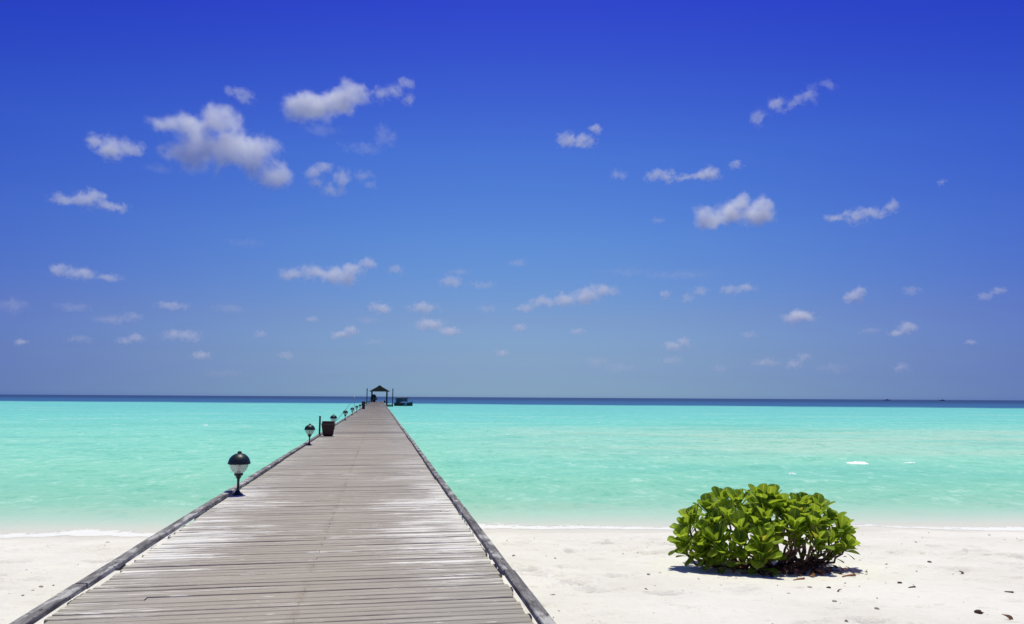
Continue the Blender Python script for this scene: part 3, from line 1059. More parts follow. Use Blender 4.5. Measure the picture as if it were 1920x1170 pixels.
def mat_leaf(name, a, b, trans, gloss=0.5):
    t = NT(name)
    rnd = t.node('ObjectInfo').outputs['Random']
    uv = t.node('SeparateXYZ', {0: t.node('UVMap').outputs[0]})
    per = t.node('TexWhiteNoise', {'W': t.math('ADD', t.math('FLOOR', uv.outputs[0]), t.math('MULTIPLY', rnd, 17.3))}, noise_dimensions='1D').outputs[0]
    n = t.noise(t.pos(), 14, 3, 0.6)
    c = t.mix(per, a, b)
    c = t.mix(t.step(n, 0.35, 0.75, 0, 0.35), c, tuple(v * 0.6 for v in a))
    rib = t.step(t.math('ABSOLUTE', t.math('SUBTRACT', uv.outputs[1], 0.5)), 0.09, 0.03)
    c = t.mix(t.math('MULTIPLY', rib, 0.55), c, tuple(min(1, v * 2.0 + 0.02) for v in b))
    p_ = t.node('BsdfPrincipled', {'Base Color': c, 'Roughness': gloss, 'Specular IOR Level': 0.25})
    tr = t.node('BsdfTranslucent', {'Color': t.mix(0.5, c, trans)})
    return t.surface(t.node('MixShader', {0: 0.54, 1: p_, 2: tr}))


M_LEAF = mat_leaf('green_shrub_leaf', (0.085, 0.185, 0.013), (0.345, 0.470, 0.036), (0.54, 0.66, 0.05))
M_LEAFY = mat_leaf('yellowing_shrub_leaf', (0.30, 0.34, 0.03), (0.44, 0.42, 0.05), (0.6, 0.55, 0.05))
M_DEAD = simple('dead_leaf', (0.16, 0.075, 0.035), 0.8, var=0.6, scale=4)
M_STEM = simple('shrub_branch', (0.17, 0.105, 0.062), 0.85, var=0.45, scale=16, bump=0.5)


def leaf_geo(k, curl=0.16, cup=0.10):
    rr4 = random.Random(500 + k)
    us_ = [0.0, 0.18, 0.38, 0.58, 0.74, 0.87, 0.96, 1.0]
    ws = [0.030, 0.055, 0.120, 0.200, 0.245, 0.235, 0.165, 0.050]
    v, uv = [], []
    cv = curl * rr4.uniform(0.3, 1.5)
    tw = rr4.uniform(-0.25, 0.25)
    sw = rr4.uniform(-0.06, 0.06)
    for u, w in zip(us_, ws):
        w *= rr4.uniform(0.95, 1.06)
        for j in (-1, 0, 1):
            y = j * w + sw * u * u
            z = -cv * u * u + cup * abs(j) * w / 0.22 * 0.55 + tw * u * j * w * 0.6
            v.append((u * (1 - 0.15 * cv * u), y, z))
            uv.append((u * 0.999, 0.5 + 0.5 * j))
    f = []
    for i in range(len(us_) - 1):
        for j in range(2):
            a = i * 3 + j
            f.append((a, a + 3, a + 4, a + 1))
    return v, f, uv


def leaf_mesh(name, v, f, uv, mat):
    me = mesh(name, v, f, True)
    l = me.uv_layers.new(name='UVMap')
    for lp in me.loops:
        l.data[lp.index].uv = uv[lp.vertex_index]
    me.materials.append(mat)
    return me


leaf_geos = [leaf_geo(k) for k in range(6)]
leaf_meshes = [leaf_mesh('leaf', *g_, M_LEAF) for g_ in leaf_geos]
leaf_yel = [leaf_mesh('leaf', *g_, M_LEAFY) for g_ in leaf_geos[:2]]

SB = on_sand(1430, 1064, False)
fwd = ROT @ Vector((0, 0, -1))
DEP = (SB - EYE).dot(fwd)
K = DEP / F / 4.364                           # metres per enlarged-photo pixel at the shrub
rz = math.atan2((ROT @ Vector((1, 0, 0))).y, (ROT @ Vector((1, 0, 0))).x)
shrub = thing('beach_shrub', 'low spreading green shrub with rosettes of broad glossy leaves on white sand', 'shrub', SB, rz)
ros = [  # (across, up) read off the photograph, depth in metres (negative = nearer), size
    (300, 560, -0.15, 1.0), (345, 470, 0.0, 1.0), (390, 400, 0.1, 1.0), (265, 610, -0.05, 0.8), (420, 590, -0.3, 1.0), (520, 300, 0.05, 1.1),
    (520, 540, -0.4, 1.1), (640, 215, 0.05, 1.1), (700, 420, -0.42, 1.1), (770, 215, 0.0, 1.15), (690, 560, -0.5, 1.0),
    (835, 520, -0.60, 1.15), (830, 640, -0.62, 1.1), (960, 205, 0.0, 1.25), (1045, 210, 0.12, 1.2), (930, 350, -0.3, 1.1), (900, 440, -0.45, 0.9), (1090, 300, -0.05, 1.1),
    (1030, 420, -0.35, 1.0), (1130, 400, -0.42, 1.1), (1180, 285, 0.1, 1.0), (1270, 275, 0.0, 1.2), (1345, 255, 0.1, 1.1), (1440, 285, 0.05, 1.2), (1290, 400, -0.35, 1.1),
    (1290, 520, -0.5, 1.1), (1420, 420, -0.2, 1.1), (1440, 540, -0.35, 0.9), (1540, 400, 0.0, 1.1), (1590, 470, -0.1, 1.1), (1640, 540, 0.0, 1.0), (1590, 600, -0.25, 1.0),
    (1640, 630, -0.1, 0.8), (580, 640, -0.5, 0.95), (400, 660, -0.35, 0.8), (960, 520, -0.3, 0.8), (1180, 520, -0.25, 0.8),
    (300, 690, -0.1, 0.8), (450, 715, -0.3, 0.8), (560, 725, -0.42, 0.85), (700, 690, -0.52, 0.9), (815, 725, -0.58, 0.85), (930, 680, -0.45, 0.75), (1530, 680, -0.1, 0.8), (1200, 610, -0.15, 0.8), (1370, 630, -0.25, 0.8), (1480, 610, 0.1, 0.8), (1130, 250, 0.0, 1.1), (1110, 330, -0.2, 1.0), (1160, 440, -0.3, 1.0), (470, 480, -0.2, 1.0), (1370, 330, -0.15, 1.0), (1000, 300, -0.15, 1.0), (790, 330, -0.25, 1.0), (640, 320, -0.2, 1.0), (545, 400, -0.2, 1.0), (1110, 500, 0.1, 0.9), (1060, 560, -0.1, 0.8), (860, 400, -0.3, 1.0), (1200, 340, -0.2, 1.0), (470, 640, -0.25, 1.0), (330, 650, -0.1, 0.85), (1510, 500, -0.2, 1.0),
    # the far side of the crown
    (470, 420, 0.45, 1.1), (640, 330, 0.55, 1.1), (830, 260, 0.5, 1.1), (1010, 300, 0.6, 1.2), (1200, 330, 0.55, 1.1), (1380, 360, 0.5, 1.1), (760, 470, 0.65, 1.0), (1120, 470, 0.7, 1.0),
    (930, 560, 0.55, 0.9), (1480, 500, 0.4, 1.0), (560, 540, 0.5, 1.0)]
rs_ = random.Random(77)
BASES = [Vector((0.02, -0.10, -0.02)), Vector((0.30, -0.05, -0.02)), Vector((-0.28, 0.0, -0.02)), Vector((0.12, 0.15, -0.02)), Vector((0.52, 0.05, -0.02)), Vector((-0.55, 0.08, -0.02))]
leaves = []
for (cxp, cyp, dy, sz) in ros:
    c = Vector(((cxp - 955) * K * 0.965, dy * 0.95, (842 - cyp) * K * 0.80 - 0.02))
    base = min(BASES, key=lambda b: (b - c).length + rs_.uniform(0, 0.25))
    low = max(0.0, 1.0 - c.z / 0.45)
    out = Vector((c.x * (0.35 + 0.45 * low), c.y * (0.4 + 0.5 * low) - 0.10, 0.55 + 0.3 * c.z)).normalized()
    # branch: low along the sand, then turning up into the rosette
    m1 = base.lerp(c, 0.45); m1.z = base.z + (c.z - base.z) * 0.10 + 0.05
    m2 = base.lerp(c, 0.8); m2.z = base.z + (c.z - base.z) * 0.45
    pts = []
    ctrl = [base, m1, m2, c]
    for i in range(9):
        u = i / 8
        b0, b1, b2, b3 = (1 - u) ** 3, 3 * u * (1 - u) ** 2, 3 * u * u * (1 - u), u ** 3
        p = ctrl[0] * b0 + ctrl[1] * b1 + ctrl[2] * b2 + ctrl[3] * b3
        jit = 0.045 * math.sin(math.pi * u)
        pts.append(p + Vector((rs_.uniform(-1, 1), rs_.uniform(-1, 1), rs_.uniform(-1, 1))) * jit)
    MB().tube(pts, [0.021 - 0.0012 * i for i in range(9)], 7).build('branch', M_STEM, shrub, smooth=True)
    axis = out
    ax1 = axis.cross(Vector((0.3, 0.8, 0.1))).normalized()
    ax2 = axis.cross(ax1)
    nl = rs_.randint(11, 14)
    for i in range(nl):
        ph = i * 2.39996 + rs_.uniform(-0.25, 0.25)
        th = R(9 + 44 * (i / (nl - 1)) ** 0.8 + rs_.uniform(-7, 7)) if i < nl - 3 else R(rs_.uniform(58, 88))
        rad = ax1 * math.cos(ph) + ax2 * math.sin(ph)
        d = (axis * math.cos(th) + rad * math.sin(th)).normalized()
        d = (d + Vector((0, 0, 0.16))).normalized()
        nrm = (axis * math.sin(th) - rad * math.cos(th))
        nrm = (nrm + Vector((0, 0, 0.10))).normalized()
        side = nrm.cross(d).normalized()
        nrm = d.cross(side).normalized()
        L = 0.240 * sz * rs_.uniform(0.70, 1.25) * (0.82 + 0.25 * (i / nl))
        o0 = c + d * 0.01 - axis * 0.05 * (i / nl)
        if o0.z + d.z * L < 0.03:
            continue
        mtx = Matrix((d, side, nrm)).transposed().to_4x4()
        mtx = Matrix.Translation(o0) @ mtx @ Matrix.Diagonal((L, L * rs_.uniform(0.92, 1.12), L, 1))
        leaves.append((-o0.y * 1.2 + o0.z * 0.5 + L * 2 + rs_.uniform(0, 0.1), mtx, rs_.randrange(6), rs_.random()))
leaves.sort(key=lambda q: -q[0])
rest = ([], [], [])
for i, (sc_, mtx, k, r_) in enumerate(leaves):
    if i < 300:
        o = obj('leaf', leaf_yel[k % 2] if r_ < 0.035 else leaf_meshes[k], parent=shrub)
        o.matrix_local = mtx
    else:
        v, f, uv = leaf_geos[k]
        n0 = len(rest[0])
        rest[0].extend(tuple(mtx @ Vector(p)) for p in v)
        rest[1].extend(tuple(a + n0 for a in q) for q in f)
        rest[2].extend((a + i, b) for a, b in uv)
o = obj('inner_leaves', leaf_mesh('inner_leaves', *rest, M_LEAF), parent=shrub)
tag(o, kind='stuff')
print('shrub leaves', len(leaves), 'depth', DEP, 'base', SB)

# dead leaves and twigs caught under the shrub
lit_v, lit_f, lit_uv = [], [], []
rl_ = random.Random(4)
for i in range(260):
    x = rl_.gauss(0.17, 0.36)
    y = rl_.gauss(-0.42, 0.14)
    w = Matrix.Rotation(rz, 3, 'Z') @ Vector((x, y, 0)) + SB
    z = sand_z(w.x, w.y) + rl_.uniform(0.008, 0.07)
    v, f, uv = leaf_geos[rl_.randrange(6)]
    L = rl_.uniform(0.05, 0.14)
    mtx = Matrix.Translation((w.x, w.y, z)) @ Euler((rl_.uniform(-0.9, 0.9), rl_.uniform(-0.5, 0.5), rl_.uniform(0, 6.3))).to_matrix().to_4x4() @ Matrix.Diagonal((L, L * 0.8, L * 1.6, 1))
    n0 = len(lit_v)
    lit_v.extend(tuple(mtx @ Vector(p)) for p in v)
    lit_f.extend(tuple(a + n0 for a in q) for q in f)
    lit_uv.extend(uv)
t = NT('leaf_litter')
n = t.noise(t.pos(), 18, 2, 0.5)
c = t.ramp(n, [(0.3, (0.035, 0.016, 0.010)), (0.5, (0.115, 0.040, 0.022)), (0.62, (0.22, 0.085, 0.035)), (0.75, (0.30, 0.17, 0.07))])
M_LITTER = t.surface(t.node('BsdfPrincipled', {'Base Color': c, 'Roughness': 0.85}))
tag(obj('leaf_litter', leaf_mesh('leaf_litter', lit_v, lit_f, lit_uv, M_LITTER)), 'reddish brown dead leaves piled under the green shrub', 'leaf litter', kind='stuff')

# ------------------------------------------------------------------ things lying on the sand
M_TWIG = simple('orange_brown_twig', (0.30, 0.105, 0.045), 0.8, var=0.4, scale=10)
M_TWIGD = simple('dark_twig', (0.075, 0.045, 0.032), 0.85, var=0.4, scale=10)
M_PIP = simple('dark_seed_husk', (0.045, 0.022, 0.016), 0.8, var=0.4, scale=30)
M_CORAL = simple('grey_coral_bit', (0.34, 0.30, 0.25), 0.9, var=0.3, scale=20)


def twig(px, py, L, ang, bend, mat, label, rad=0.009, group=None):
    q = on_sand(px, py)
    pts = []
    for i in range(9):
        u = i / 8
        x_ = (u - 0.5) * L
        y_ = bend * L * math.sin(math.pi * u) * 0.5
        w = Matrix.Rotation(ang, 3, 'Z') @ Vector((x_, y_, 0))
        zz = sand_z(q.x + w.x, q.y + w.y) - q.z
        pts.append((w.x, w.y, zz + rad * 0.6 + bend * 0.25 * L * u * u))
    o = MB().tube(pts, [rad * (0.55 + 0.7 * i / 8) for i in range(9)], 6).build('twig', mat, smooth=True)
    o.location = q
    return tag(o, label, 'twig', group)


def lump(name, px, py, r, mat, label, cat, group=None, flat=0.6, seed=0):
    q = on_sand(px, py)
    bm = bmesh.new()
    bmesh.ops.create_icosphere(bm, subdivisions=2, radius=1.0)
    for v_ in bm.verts:
        k = 1 + 0.35 * noise.noise(v_.co * 1.4 + Vector((seed * 3.7, 1, 2)))
        v_.co = Vector((v_.co.x * r * k * 1.25, v_.co.y * r * k, v_.co.z * r * k * flat))
    me = bpy.data.meshes.new(name); bm.to_mesh(me); bm.free()
    me.polygons.foreach_set('use_smooth', [True] * len(me.polygons))
    o = obj(name, me, mat, loc=(q.x, q.y, q.z + r * flat * 0.45), rot=(0, 0, seed))
    return tag(o, label, cat, group)


def dead_leaf(px, py, L, label, seed, mat=M_DEAD, group=None):
    q = on_sand(px, py)
    v, f, uv = leaf_geo(seed, 0.7, 0.5)
    me = leaf_mesh('dry_leaf', [(x * L - L / 2, y * L, z * L + L * 0.16) for x, y, z in v], f, uv, mat)
    o = obj('dry_leaf', me, loc=(q.x, q.y, q.z + 0.012), rot=(0.15, 0.1, seed * 1.3))
    return tag(o, label, 'leaf', group)


twig(1592, 1082, 0.17, rz + 0.1, 0.5, M_TWIG, 'curled orange brown twig on the sand at the right end of the shrub', 0.011)
twig(1498, 1087, 0.17, rz + 0.35, 0.2, M_TWIG, 'thin reddish twig on the sand just in front of the shrub')
dead_leaf(1572, 1109, 0.085, 'dark dried leaf on the sand below the curled orange twig', 31)
lump('seed_husk', 1447, 1081, 0.022, M_PIP, 'small dark husk on the sand touching the shrub shadow', 'husk', seed=1)
lump('seed_husk', 1835, 1150, 0.028, M_PIP, 'dark brown round husk in the bottom right corner', 'husk', flat=0.8, seed=2)
dead_leaf(1890, 1161, 0.10, 'curled dark leaf lowest in the bottom right corner', 33)
lump('seed_husk', 1687, 1094, 0.022, M_PIP, 'small dark husk on open sand right of the shrub', 'husk', seed=3)
lump('coral_bit', 1717, 1017, 0.021, M_CORAL, 'greyish coral lump on the upper beach right of the shrub', 'coral', seed=4)
lump('coral_bit', 1743, 1054, 0.024, M_TWIGD, 'small reddish brown lump on the sand right of the shrub', 'coral', seed=5)
dead_leaf(1802, 1077, 0.085, 'small tan dried leaf on the sand far right of the shrub', 34)
twig(1892, 1111, 0.08, rz - 0.5, 0.15, M_TWIGD, 'short dark twig on the sand near the right edge')
twig(1710, 1102, 0.08, rz + 0.1, 0.2, M_TWIGD, 'short grey brown twig beside the small dark husk')
lump('coral_bit', 1554, 1102, 0.02, M_PIP, 'tiny dark pebble left of the dark dried leaf', 'coral', seed=6)
lump('coral_bit', 1518, 1102, 0.024, M_CORAL, 'flat greyish coral bit below the thin reddish twig', 'coral', flat=0.35, seed=7)
lump('coral_bit', 1644, 1143, 0.02, M_CORAL, 'small pale brown coral bit low on the open sand', 'coral', seed=8)
lump('coral_bit', 1565, 1128, 0.02, M_CORAL, 'small coral bit on the sand straight below the dark dried leaf', 'coral', seed=9)
lump('coral_bit', 963, 1043, 0.021, M_CORAL, 'brownish coral bit on the sand close to the jetty, right side', 'coral', seed=10)
lump('coral_bit', 1216, 1078, 0.021, M_CORAL, 'greyish coral bit on the sand left of the shrub', 'coral', seed=11)
lump('coral_bit', 77, 1101, 0.021, M_CORAL, 'dark grey coral bit on the sand left of the jetty', 'coral', seed=12)

# specks of shell, weed and husk strewn over the beach
db = MB()
rd_ = random.Random(15)
M_SPECK = NT('beach_speck')
n_ = M_SPECK.noise(M_SPECK.pos(), 3.0, 2)
M_SPECK = M_SPECK.surface(M_SPECK.node('BsdfPrincipled', {'Base Color': M_SPECK.ramp(n_, [(0.35, (0.09, 0.055, 0.035)), (0.5, (0.22, 0.175, 0.12)), (0.65, (0.36, 0.32, 0.25))]), 'Roughness': 0.9}))
for i in range(2200):
    x, y = rd_.uniform(-10, 14), rd_.uniform(4.0, 15.5)
    if -2.6 < x < 1.35:
        continue
    s_, _t = shore(x, y)
    if s_ < 1.6:
        continue
    if noise.noise((x * 0.55, y * 0.55, 6.0)) + rd_.uniform(-0.25, 0.35) < 0.02:
        continue
    r = 0.004 + 0.014 * rd_.random() ** 3.5
    a = rd_.uniform(0, 6.28)
    e1 = Vector((math.cos(a), math.sin(a), 0)) * r * rd_.uniform(1.0, 3.0)
    e2 = Vector((-math.sin(a), math.cos(a), 0)) * r * rd_.uniform(0.5, 1.0)
    c = Vector((x, y, sand_z(x, y) - 0.001))
    top = c + Vector((0, 0, r * 0.9))
    db.add([c - e1, c + e2, c + e1, c - e2, top], [(0, 3, 4), (3, 2, 4), (2, 1, 4), (1, 0, 4)])
tag(db.build('beach_debris', M_SPECK), 'tiny brown specks of shell and dried weed strewn on the sand', 'debris', kind='stuff')


# ------------------------------------------------------------------ clouds (fair-weather cumulus, one base height)
CLOUD_Z = 700.0


def cloud(px, py, lobes, tau, label, group=None, rough=0.55, seed=0, sharp=1.0):
    """lobes: (x, y, half width, half height) in photograph pixels around the cloud."""
    c0 = at_z(px, py, CLOUD_Z)
    d = ray(px, py)
    depth = (c0 - EYE).dot(fwd)
    k = depth / F
    az = math.atan2(-d.x, d.y)
    L = []
    for (x, y, rx, ry) in lobes:
        rng = random.Random(int(x * 7 + y))
        L.append((Vector(((x - px) * k, rng.uniform(-0.2, 0.2) * rx * k, (py - y) * k)), rx * k * 1.10, (rx + ry) * 0.5 * k, ry * k * 1.12))
    size = max(max(abs(c.x) + rx for c, rx, rm, ry in L), 1.0)
    ry_mean = max(r[3] for r in L)
    # envelope: lumpy closed hull around the lobes
    bm = bmesh.new()
    for c, rx, rm, ry in L:
        bmesh.ops.create_icosphere(bm, subdivisions=3, radius=1.0, matrix=Matrix.Translation(c) @ Matrix.Diagonal((rx * 1.5, rm * 1.5, ry * 1.5, 1)))
    me0 = bpy.data.meshes.new('cloud'); bm.to_mesh(me0); bm.free()
    if len(L) > 1:
        tmp = bpy.data.objects.new('cloud_tmp', me0)
        COL.objects.link(tmp)
        md = tmp.modifiers.new('remesh', 'REMESH')
        md.mode = 'VOXEL'
        md.voxel_size = max(size / 40, ry_mean / 7)
        dg = bpy.context.evaluated_depsgraph_get()
        me = bpy.data.meshes.new_from_object(tmp.evaluated_get(dg))
        bpy.data.objects.remove(tmp)
        bpy.data.meshes.remove(me0)
    else:
        me = me0
    me.name = 'cloud'
    me.materials.clear()
    t = NT('cloud_vapour')
    p = t.node('TexCoord').outputs['Object']
    sc = 1.0 / ry_mean
    wv = t.node('TexNoise', {'Vector': t.vmath('ADD', p, (seed * 911.0, seed * 377.0, seed * 53.0)), 'Scale': 0.50 * sc, 'Detail': 3.0, 'Roughness': 0.5}).outputs['Color']
    warp = t.vmath('SCALE', t.vmath('SUBTRACT', wv, (0.5, 0.5, 0.5)), ry_mean * 1.7)
    q = t.vmath('ADD', p, warp)
    fmax = None
    for c, rx, rm, ry in L:
        e = t.vmath('MULTIPLY', t.vmath('SUBTRACT', q, tuple(c)), (1 / rx, 1 / rm, 1 / ry))
        fv = t.math('SUBTRACT', 1.0, t.vmath('LENGTH', e))
        if fmax is None:
            fmax = fv
        else:
            fmax = t.math('SMOOTH_MAX', fmax, fv, 0.15)
    n = t.noise(t.vmath('ADD', p, (seed * 131.0, 17.0, seed * 71.0)), 1.2 * sc, 8, 0.68, 0.35)
    n2 = t.noise(t.vmath('ADD', p, (seed * 31.0, 7.0, seed * 17.0)), 3.4 * sc, 6, 0.66, 0.3)
    n = t.math('ADD', t.math('MULTIPLY', n, 0.72), t.math('MULTIPLY', n2, 0.28))
    val = t.math('ADD', fmax, t.math('MULTIPLY', t.math('SUBTRACT', n, 0.5), 5.4 * rough))
    den = t.math('POWER', t.step(val, 0.03, 0.9), 1.15)
    # keep the vapour inside its hull
    e0 = None
    for c, rx, rm, ry in L:
        e = t.vmath('MULTIPLY', t.vmath('SUBTRACT', p, tuple(c)), (1 / rx, 1 / rm, 1 / ry))
        fv = t.math('SUBTRACT', 1.45, t.vmath('LENGTH', e))
        e0 = fv if e0 is None else t.math('MAXIMUM', e0, fv)
    den = t.math('MULTIPLY', den, t.step(e0, 0.0, 0.3))
    den = t.math('MULTIPLY', den, 1.2 * tau / (2.0 * np.mean([r[2] for r in L])))
    vs_ = t.node('VolumeScatter', {'Color': (0.985, 0.998, 1.0), 'Density': den, 'Anisotropy': 0.0})
    t.t.links.new(vs_.outputs[0], t.out.inputs[1])
    me.materials.append(t.m)
    o = obj('cloud', me, loc=c0, rot=(0, 0, az))
    return tag(o, label, 'cloud', group)


CL = [
    # the larger, higher clouds
    ([(323, 253, 42, 24), (360, 245, 40, 26), (405, 232, 42, 34), (420, 275, 62, 42), (355, 305, 46, 26), (375, 285, 50, 36), (465, 290, 52, 38), (503, 263, 28, 15), (515, 320, 34, 26)], 3.0, 'largest cloud, a ragged white mass high on the left', 0.6),
    ([(185, 275, 24, 17), (212, 275, 34, 24), (240, 272, 26, 14)], 2.4, 'small compact cloud left of the largest cloud', 0.6),
    ([(562, 204, 36, 25), (590, 200, 42, 27), (622, 188, 42, 27), (655, 170, 36, 22)], 4.6, 'brightest cloud, a smooth white slanting puff right of the largest cloud', 0.42),
    ([(715, 178, 24, 14), (738, 170, 24, 13), (762, 156, 18, 12), (765, 184, 12, 16)], 1.0, 'thin wispy cloud immediately right of the brightest cloud', 0.8),
    ([(445, 174, 24, 14), (463, 180, 20, 17)], 1.0, 'small thin cloud above the largest cloud', 0.7),
    ([(590, 325, 20, 16), (612, 314, 20, 14), (640, 330, 18, 20), (622, 354, 22, 14), (593, 346, 16, 14)], 0.95, 'faint ring-shaped cloud below the brightest cloud', 0.7),
    ([(685, 330, 20, 14), (695, 350, 16, 8)], 0.5, 'very faint wisp right of the ring-shaped cloud', 0.9),
    ([(720, 256, 22, 20), (680, 277, 40, 10)], 0.45, 'very faint wisp under the thin wispy cloud', 0.9),
    ([(128, 380, 30, 11), (160, 372, 30, 17), (178, 364, 14, 12), (205, 382, 36, 11)], 1.7, 'long low cloud near the left edge, level with the ring-shaped cloud', 0.6),
    ([(1066, 264, 22, 17), (1095, 262, 24, 12), (1118, 244, 14, 10)], 1.7, 'small hooked cloud alone right of centre, high up', 0.7),
    ([(1428, 214, 14, 20), (1460, 194, 20, 18), (1488, 192, 22, 11), (1512, 182, 22, 17), (1548, 166, 20, 10)], 0.9, 'thin ragged streak of cloud, highest on the right', 0.85),
    ([(1232, 330, 22, 13), (1250, 330, 22, 14), (1285, 334, 30, 7)], 1.5, 'left cloud of the small pair high right of centre', 0.7),
    ([(1316, 330, 14, 10), (1335, 324, 20, 15)], 1.8, 'right cloud of the small pair high right of centre', 0.6),
    ([(1380, 310, 15, 9)], 1.1, 'tiny tuft right of the small pair of clouds', 0.8),
    ([(1335, 402, 34, 22), (1375, 398, 44, 28), (1420, 398, 40, 26), (1430, 378, 22, 16), (1388, 376, 24, 14)], 3.4, 'dense flat-bottomed white cloud, largest on the right', 0.5),
    ([(1576, 404, 22, 10), (1612, 404, 30, 17), (1640, 402, 26, 12), (1668, 390, 20, 13)], 1.7, 'curved cloud right of the dense flat-bottomed cloud', 0.7),
    ([(548, 516, 30, 12), (590, 510, 32, 16), (635, 516, 44, 18), (660, 506, 30, 16), (688, 492, 22, 18)], 2.2, 'long lumpy cloud above and left of the pavilion', 0.55),
    ([(740, 506, 20, 13)], 0.6, 'faint tuft at the right end of the long lumpy cloud', 0.8),
    ([(120, 508, 26, 14), (150, 514, 34, 14), (195, 517, 30, 8)], 1.6, 'low cloud near the left edge, halfway down the sky', 0.55),
    ([(985, 576, 26, 8), (1020, 567, 30, 11), (1060, 558, 34, 15), (1100, 555, 34, 18), (1135, 546, 28, 16)], 2.0, 'long slanting cloud low over the sea in the middle', 0.55),
    ([(1495, 595, 36, 13), (1500, 590, 24, 12)], 2.4, 'small lens-shaped white cloud low on the right', 0.45),
    ([(1600, 556, 20, 15), (1612, 549, 14, 13)], 2.2, 'small rounded cloud above right of the lens-shaped cloud', 0.5),
    ([(1680, 622, 20, 8), (1700, 615, 22, 13)], 1.7, 'small wedge-shaped cloud low on the right, beyond the lens-shaped cloud', 0.6),
    ([(1264, 650, 22, 11), (1284, 641, 18, 11)], 1.5, 'small white cloud low over the sea above the green shrub', 0.6),
    ([(805, 608, 34, 12)], 2.2, 'left cloud of the close pair low right of the pavilion', 0.5),
    ([(843, 621, 28, 10)], 2.0, 'right cloud of the close pair low right of the pavilion', 0.5),
    ([(638, 628, 22, 9), (656, 620, 18, 11)], 2.0, 'small cloud low on the left of the pavilion roof', 0.55),
    ([(793, 578, 33, 12)], 1.9, 'small flat cloud just above the close pair', 0.6),
    ([(713, 579, 25, 12)], 1.6, 'small cloud directly above the pavilion', 0.6),
    ([(846, 528, 24, 14)], 1.2, 'small ragged cloud midway, right of the long lumpy cloud', 0.75),
    ([(1366, 545, 16, 12), (1392, 540, 26, 9)], 1.2, 'thin curled cloud right of the long slanting cloud', 0.75),
    ([(1290, 558, 16, 9), (1312, 547, 18, 9)], 0.8, 'faint slanting wisp right of the long slanting cloud', 0.75),
    ([(1850, 554, 18, 9), (1872, 547, 16, 8)], 1.0, 'small faint cloud near the right edge', 0.7),
    ([(1180, 510, 60, 10), (1270, 515, 90, 9)], 0.28, 'long faint veil of cloud above the long slanting cloud', 0.6),
    ([(328, 630, 28, 11), (352, 628, 26, 13)], 1.1, 'widest of the small low clouds on the left', 0.65),
    ([(238, 640, 20, 8), (252, 634, 20, 11)], 1.4, 'small low cloud left of the widest low one', 0.6),
    ([(377, 666, 20, 9)], 1.4, 'tiny low cloud below the widest low one on the left', 0.6),
    ([(322, 574, 34, 9)], 1.2, 'thin flat cloud above the widest low one on the left', 0.6),
]
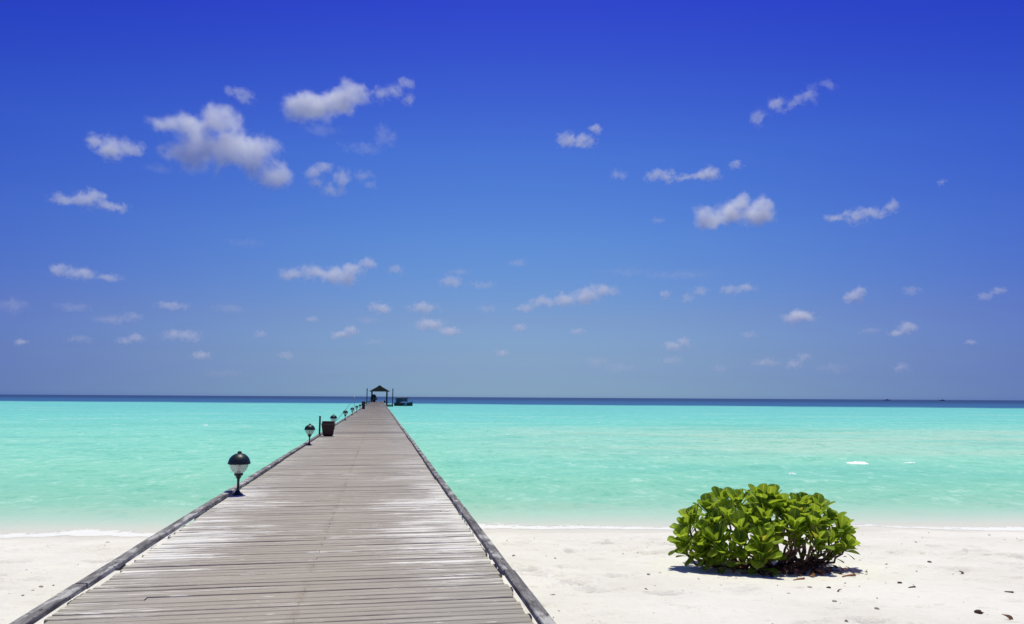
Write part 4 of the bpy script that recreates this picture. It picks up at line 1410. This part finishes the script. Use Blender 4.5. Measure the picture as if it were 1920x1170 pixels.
TINY = [
    (210, 598, 40, 11, 0.6, 'faint flat shred above and left of the small low cloud on the left'),
    (250, 592, 20, 8, 0.6, 'small faint tuft at the right end of the flat shred on the left'),
    (1437, 680, 30, 9, 0.9, 'wide faint shred lowest on the right, left of two slanting tufts'),
    (1490, 684, 20, 9, 0.9, 'lower left of two slanting tufts lowest on the right'),
    (1506, 670, 16, 10, 0.9, 'upper right of two slanting tufts lowest on the right'),
    (1258, 676, 24, 9, 0.7, 'faint shred under the small white cloud above the green shrub'),
    (537, 666, 18, 8, 1.0, 'tiny low cloud left of the pavilion, nearest the horizon there'),
    (940, 661, 16, 9, 1.2, 'tiny low cloud right of the pavilion, below the close pair'),
    (1248, 552, 11, 10, 1.3, 'tiny bright tuft just right of the long slanting cloud'),
    (975, 615, 16, 8, 1.3, 'tiny cloud right of the close pair, below the long slanting cloud'),
    (20, 572, 30, 16, 0.6, 'faint shred cut by the left edge of the picture'),
    (40, 641, 14, 8, 1.1, 'tiny tuft lowest near the left edge'),
    (1160, 328, 17, 11, 0.8, 'small faint tuft left of the small pair high right of centre'),
    (486, 627, 14, 8, 1.0, 'tiny tuft between the left low clouds and the pavilion'),
    (585, 598, 16, 7, 1.2, 'tiny flat cloud below the long lumpy cloud'),
    (1084, 621, 16, 7, 1.1, 'tiny flat tuft under the middle of the long slanting cloud'),
    (1690, 690, 18, 10, 0.7, 'faint tuft lowest near the right edge, below the wedge-shaped cloud'),
    (140, 576, 36, 11, 0.45, 'very faint flat shred under the low cloud near the left edge'),
    (430, 579, 32, 10, 0.45, 'very faint flat shred right of the thin flat cloud on the left'),
    (912, 578, 22, 8, 0.7, 'faint tuft at the left end of the long slanting cloud'),
    (905, 533, 30, 9, 0.6, 'faint streak right of the small ragged cloud midway'),
    (1708, 545, 18, 10, 0.6, 'faint tuft right of the small rounded cloud'),
    (1768, 341, 9, 7, 0.7, 'lone tiny speck of cloud high near the right edge'),
    (1405, 628, 20, 8, 0.6, 'faint shred below left of the lens-shaped cloud'),
    (1820, 642, 12, 6, 0.9, 'tiny speck of cloud low near the right edge'),
    (970, 492, 20, 8, 0.6, 'faint tuft in the centre above the long slanting cloud'),
    (700, 640, 30, 8, 0.3, 'barely visible veil just above the pavilion roof'),
    (1120, 678, 26, 9, 0.5, 'faint shred lowest in the middle of the sky'),
    (150, 636, 28, 8, 0.5, 'faint flat shred low on the left, right of the tiny tuft'),
    (1630, 620, 24, 7, 0.5, 'faint flat shred left of the wedge-shaped cloud'),
    (1350, 690, 20, 8, 0.5, 'faint tuft nearest the horizon above the green shrub'),
    (300, 315, 30, 9, 0.35, 'very faint wisp at the lower left of the largest cloud'),
    (600, 245, 40, 12, 0.3, 'very faint wisp directly below the brightest cloud'),
    (860, 510, 24, 7, 0.5, 'faint streak above the small ragged cloud midway'),
    (460, 455, 40, 10, 0.2, 'barely visible veil between the ring-shaped cloud and the long lumpy cloud'),
    (1235, 412, 16, 8, 0.4, 'faint tuft left of the dense flat-bottomed cloud'),
    (690, 600, 26, 8, 0.4, 'faint flat shred below the small cloud directly above the pavilion'),
    (1160, 690, 40, 10, 0.35, 'very faint veil at the horizon right of the middle'),
    (1560, 690, 40, 10, 0.3, 'very faint veil at the horizon on the right'),
    (420, 700, 50, 9, 0.25, 'very faint veil at the horizon on the left'),
]
if True:
    for i, (lobes, tau, lab, rg) in enumerate(CL):
        cx_ = sum(l[0] for l in lobes) / len(lobes)
        cy_ = max(l[1] + l[3] * 0.6 for l in lobes)
        cloud(cx_, cy_, lobes, tau, lab, 'fair-weather clouds', rg, i + 1)
    for i, (x, y, rx, ry, tau, lab) in enumerate(TINY):
        cloud(x, y + ry * 0.5, [(x, y, rx, ry)], tau, lab, 'tiny shreds of cloud', 0.7, i + 60)
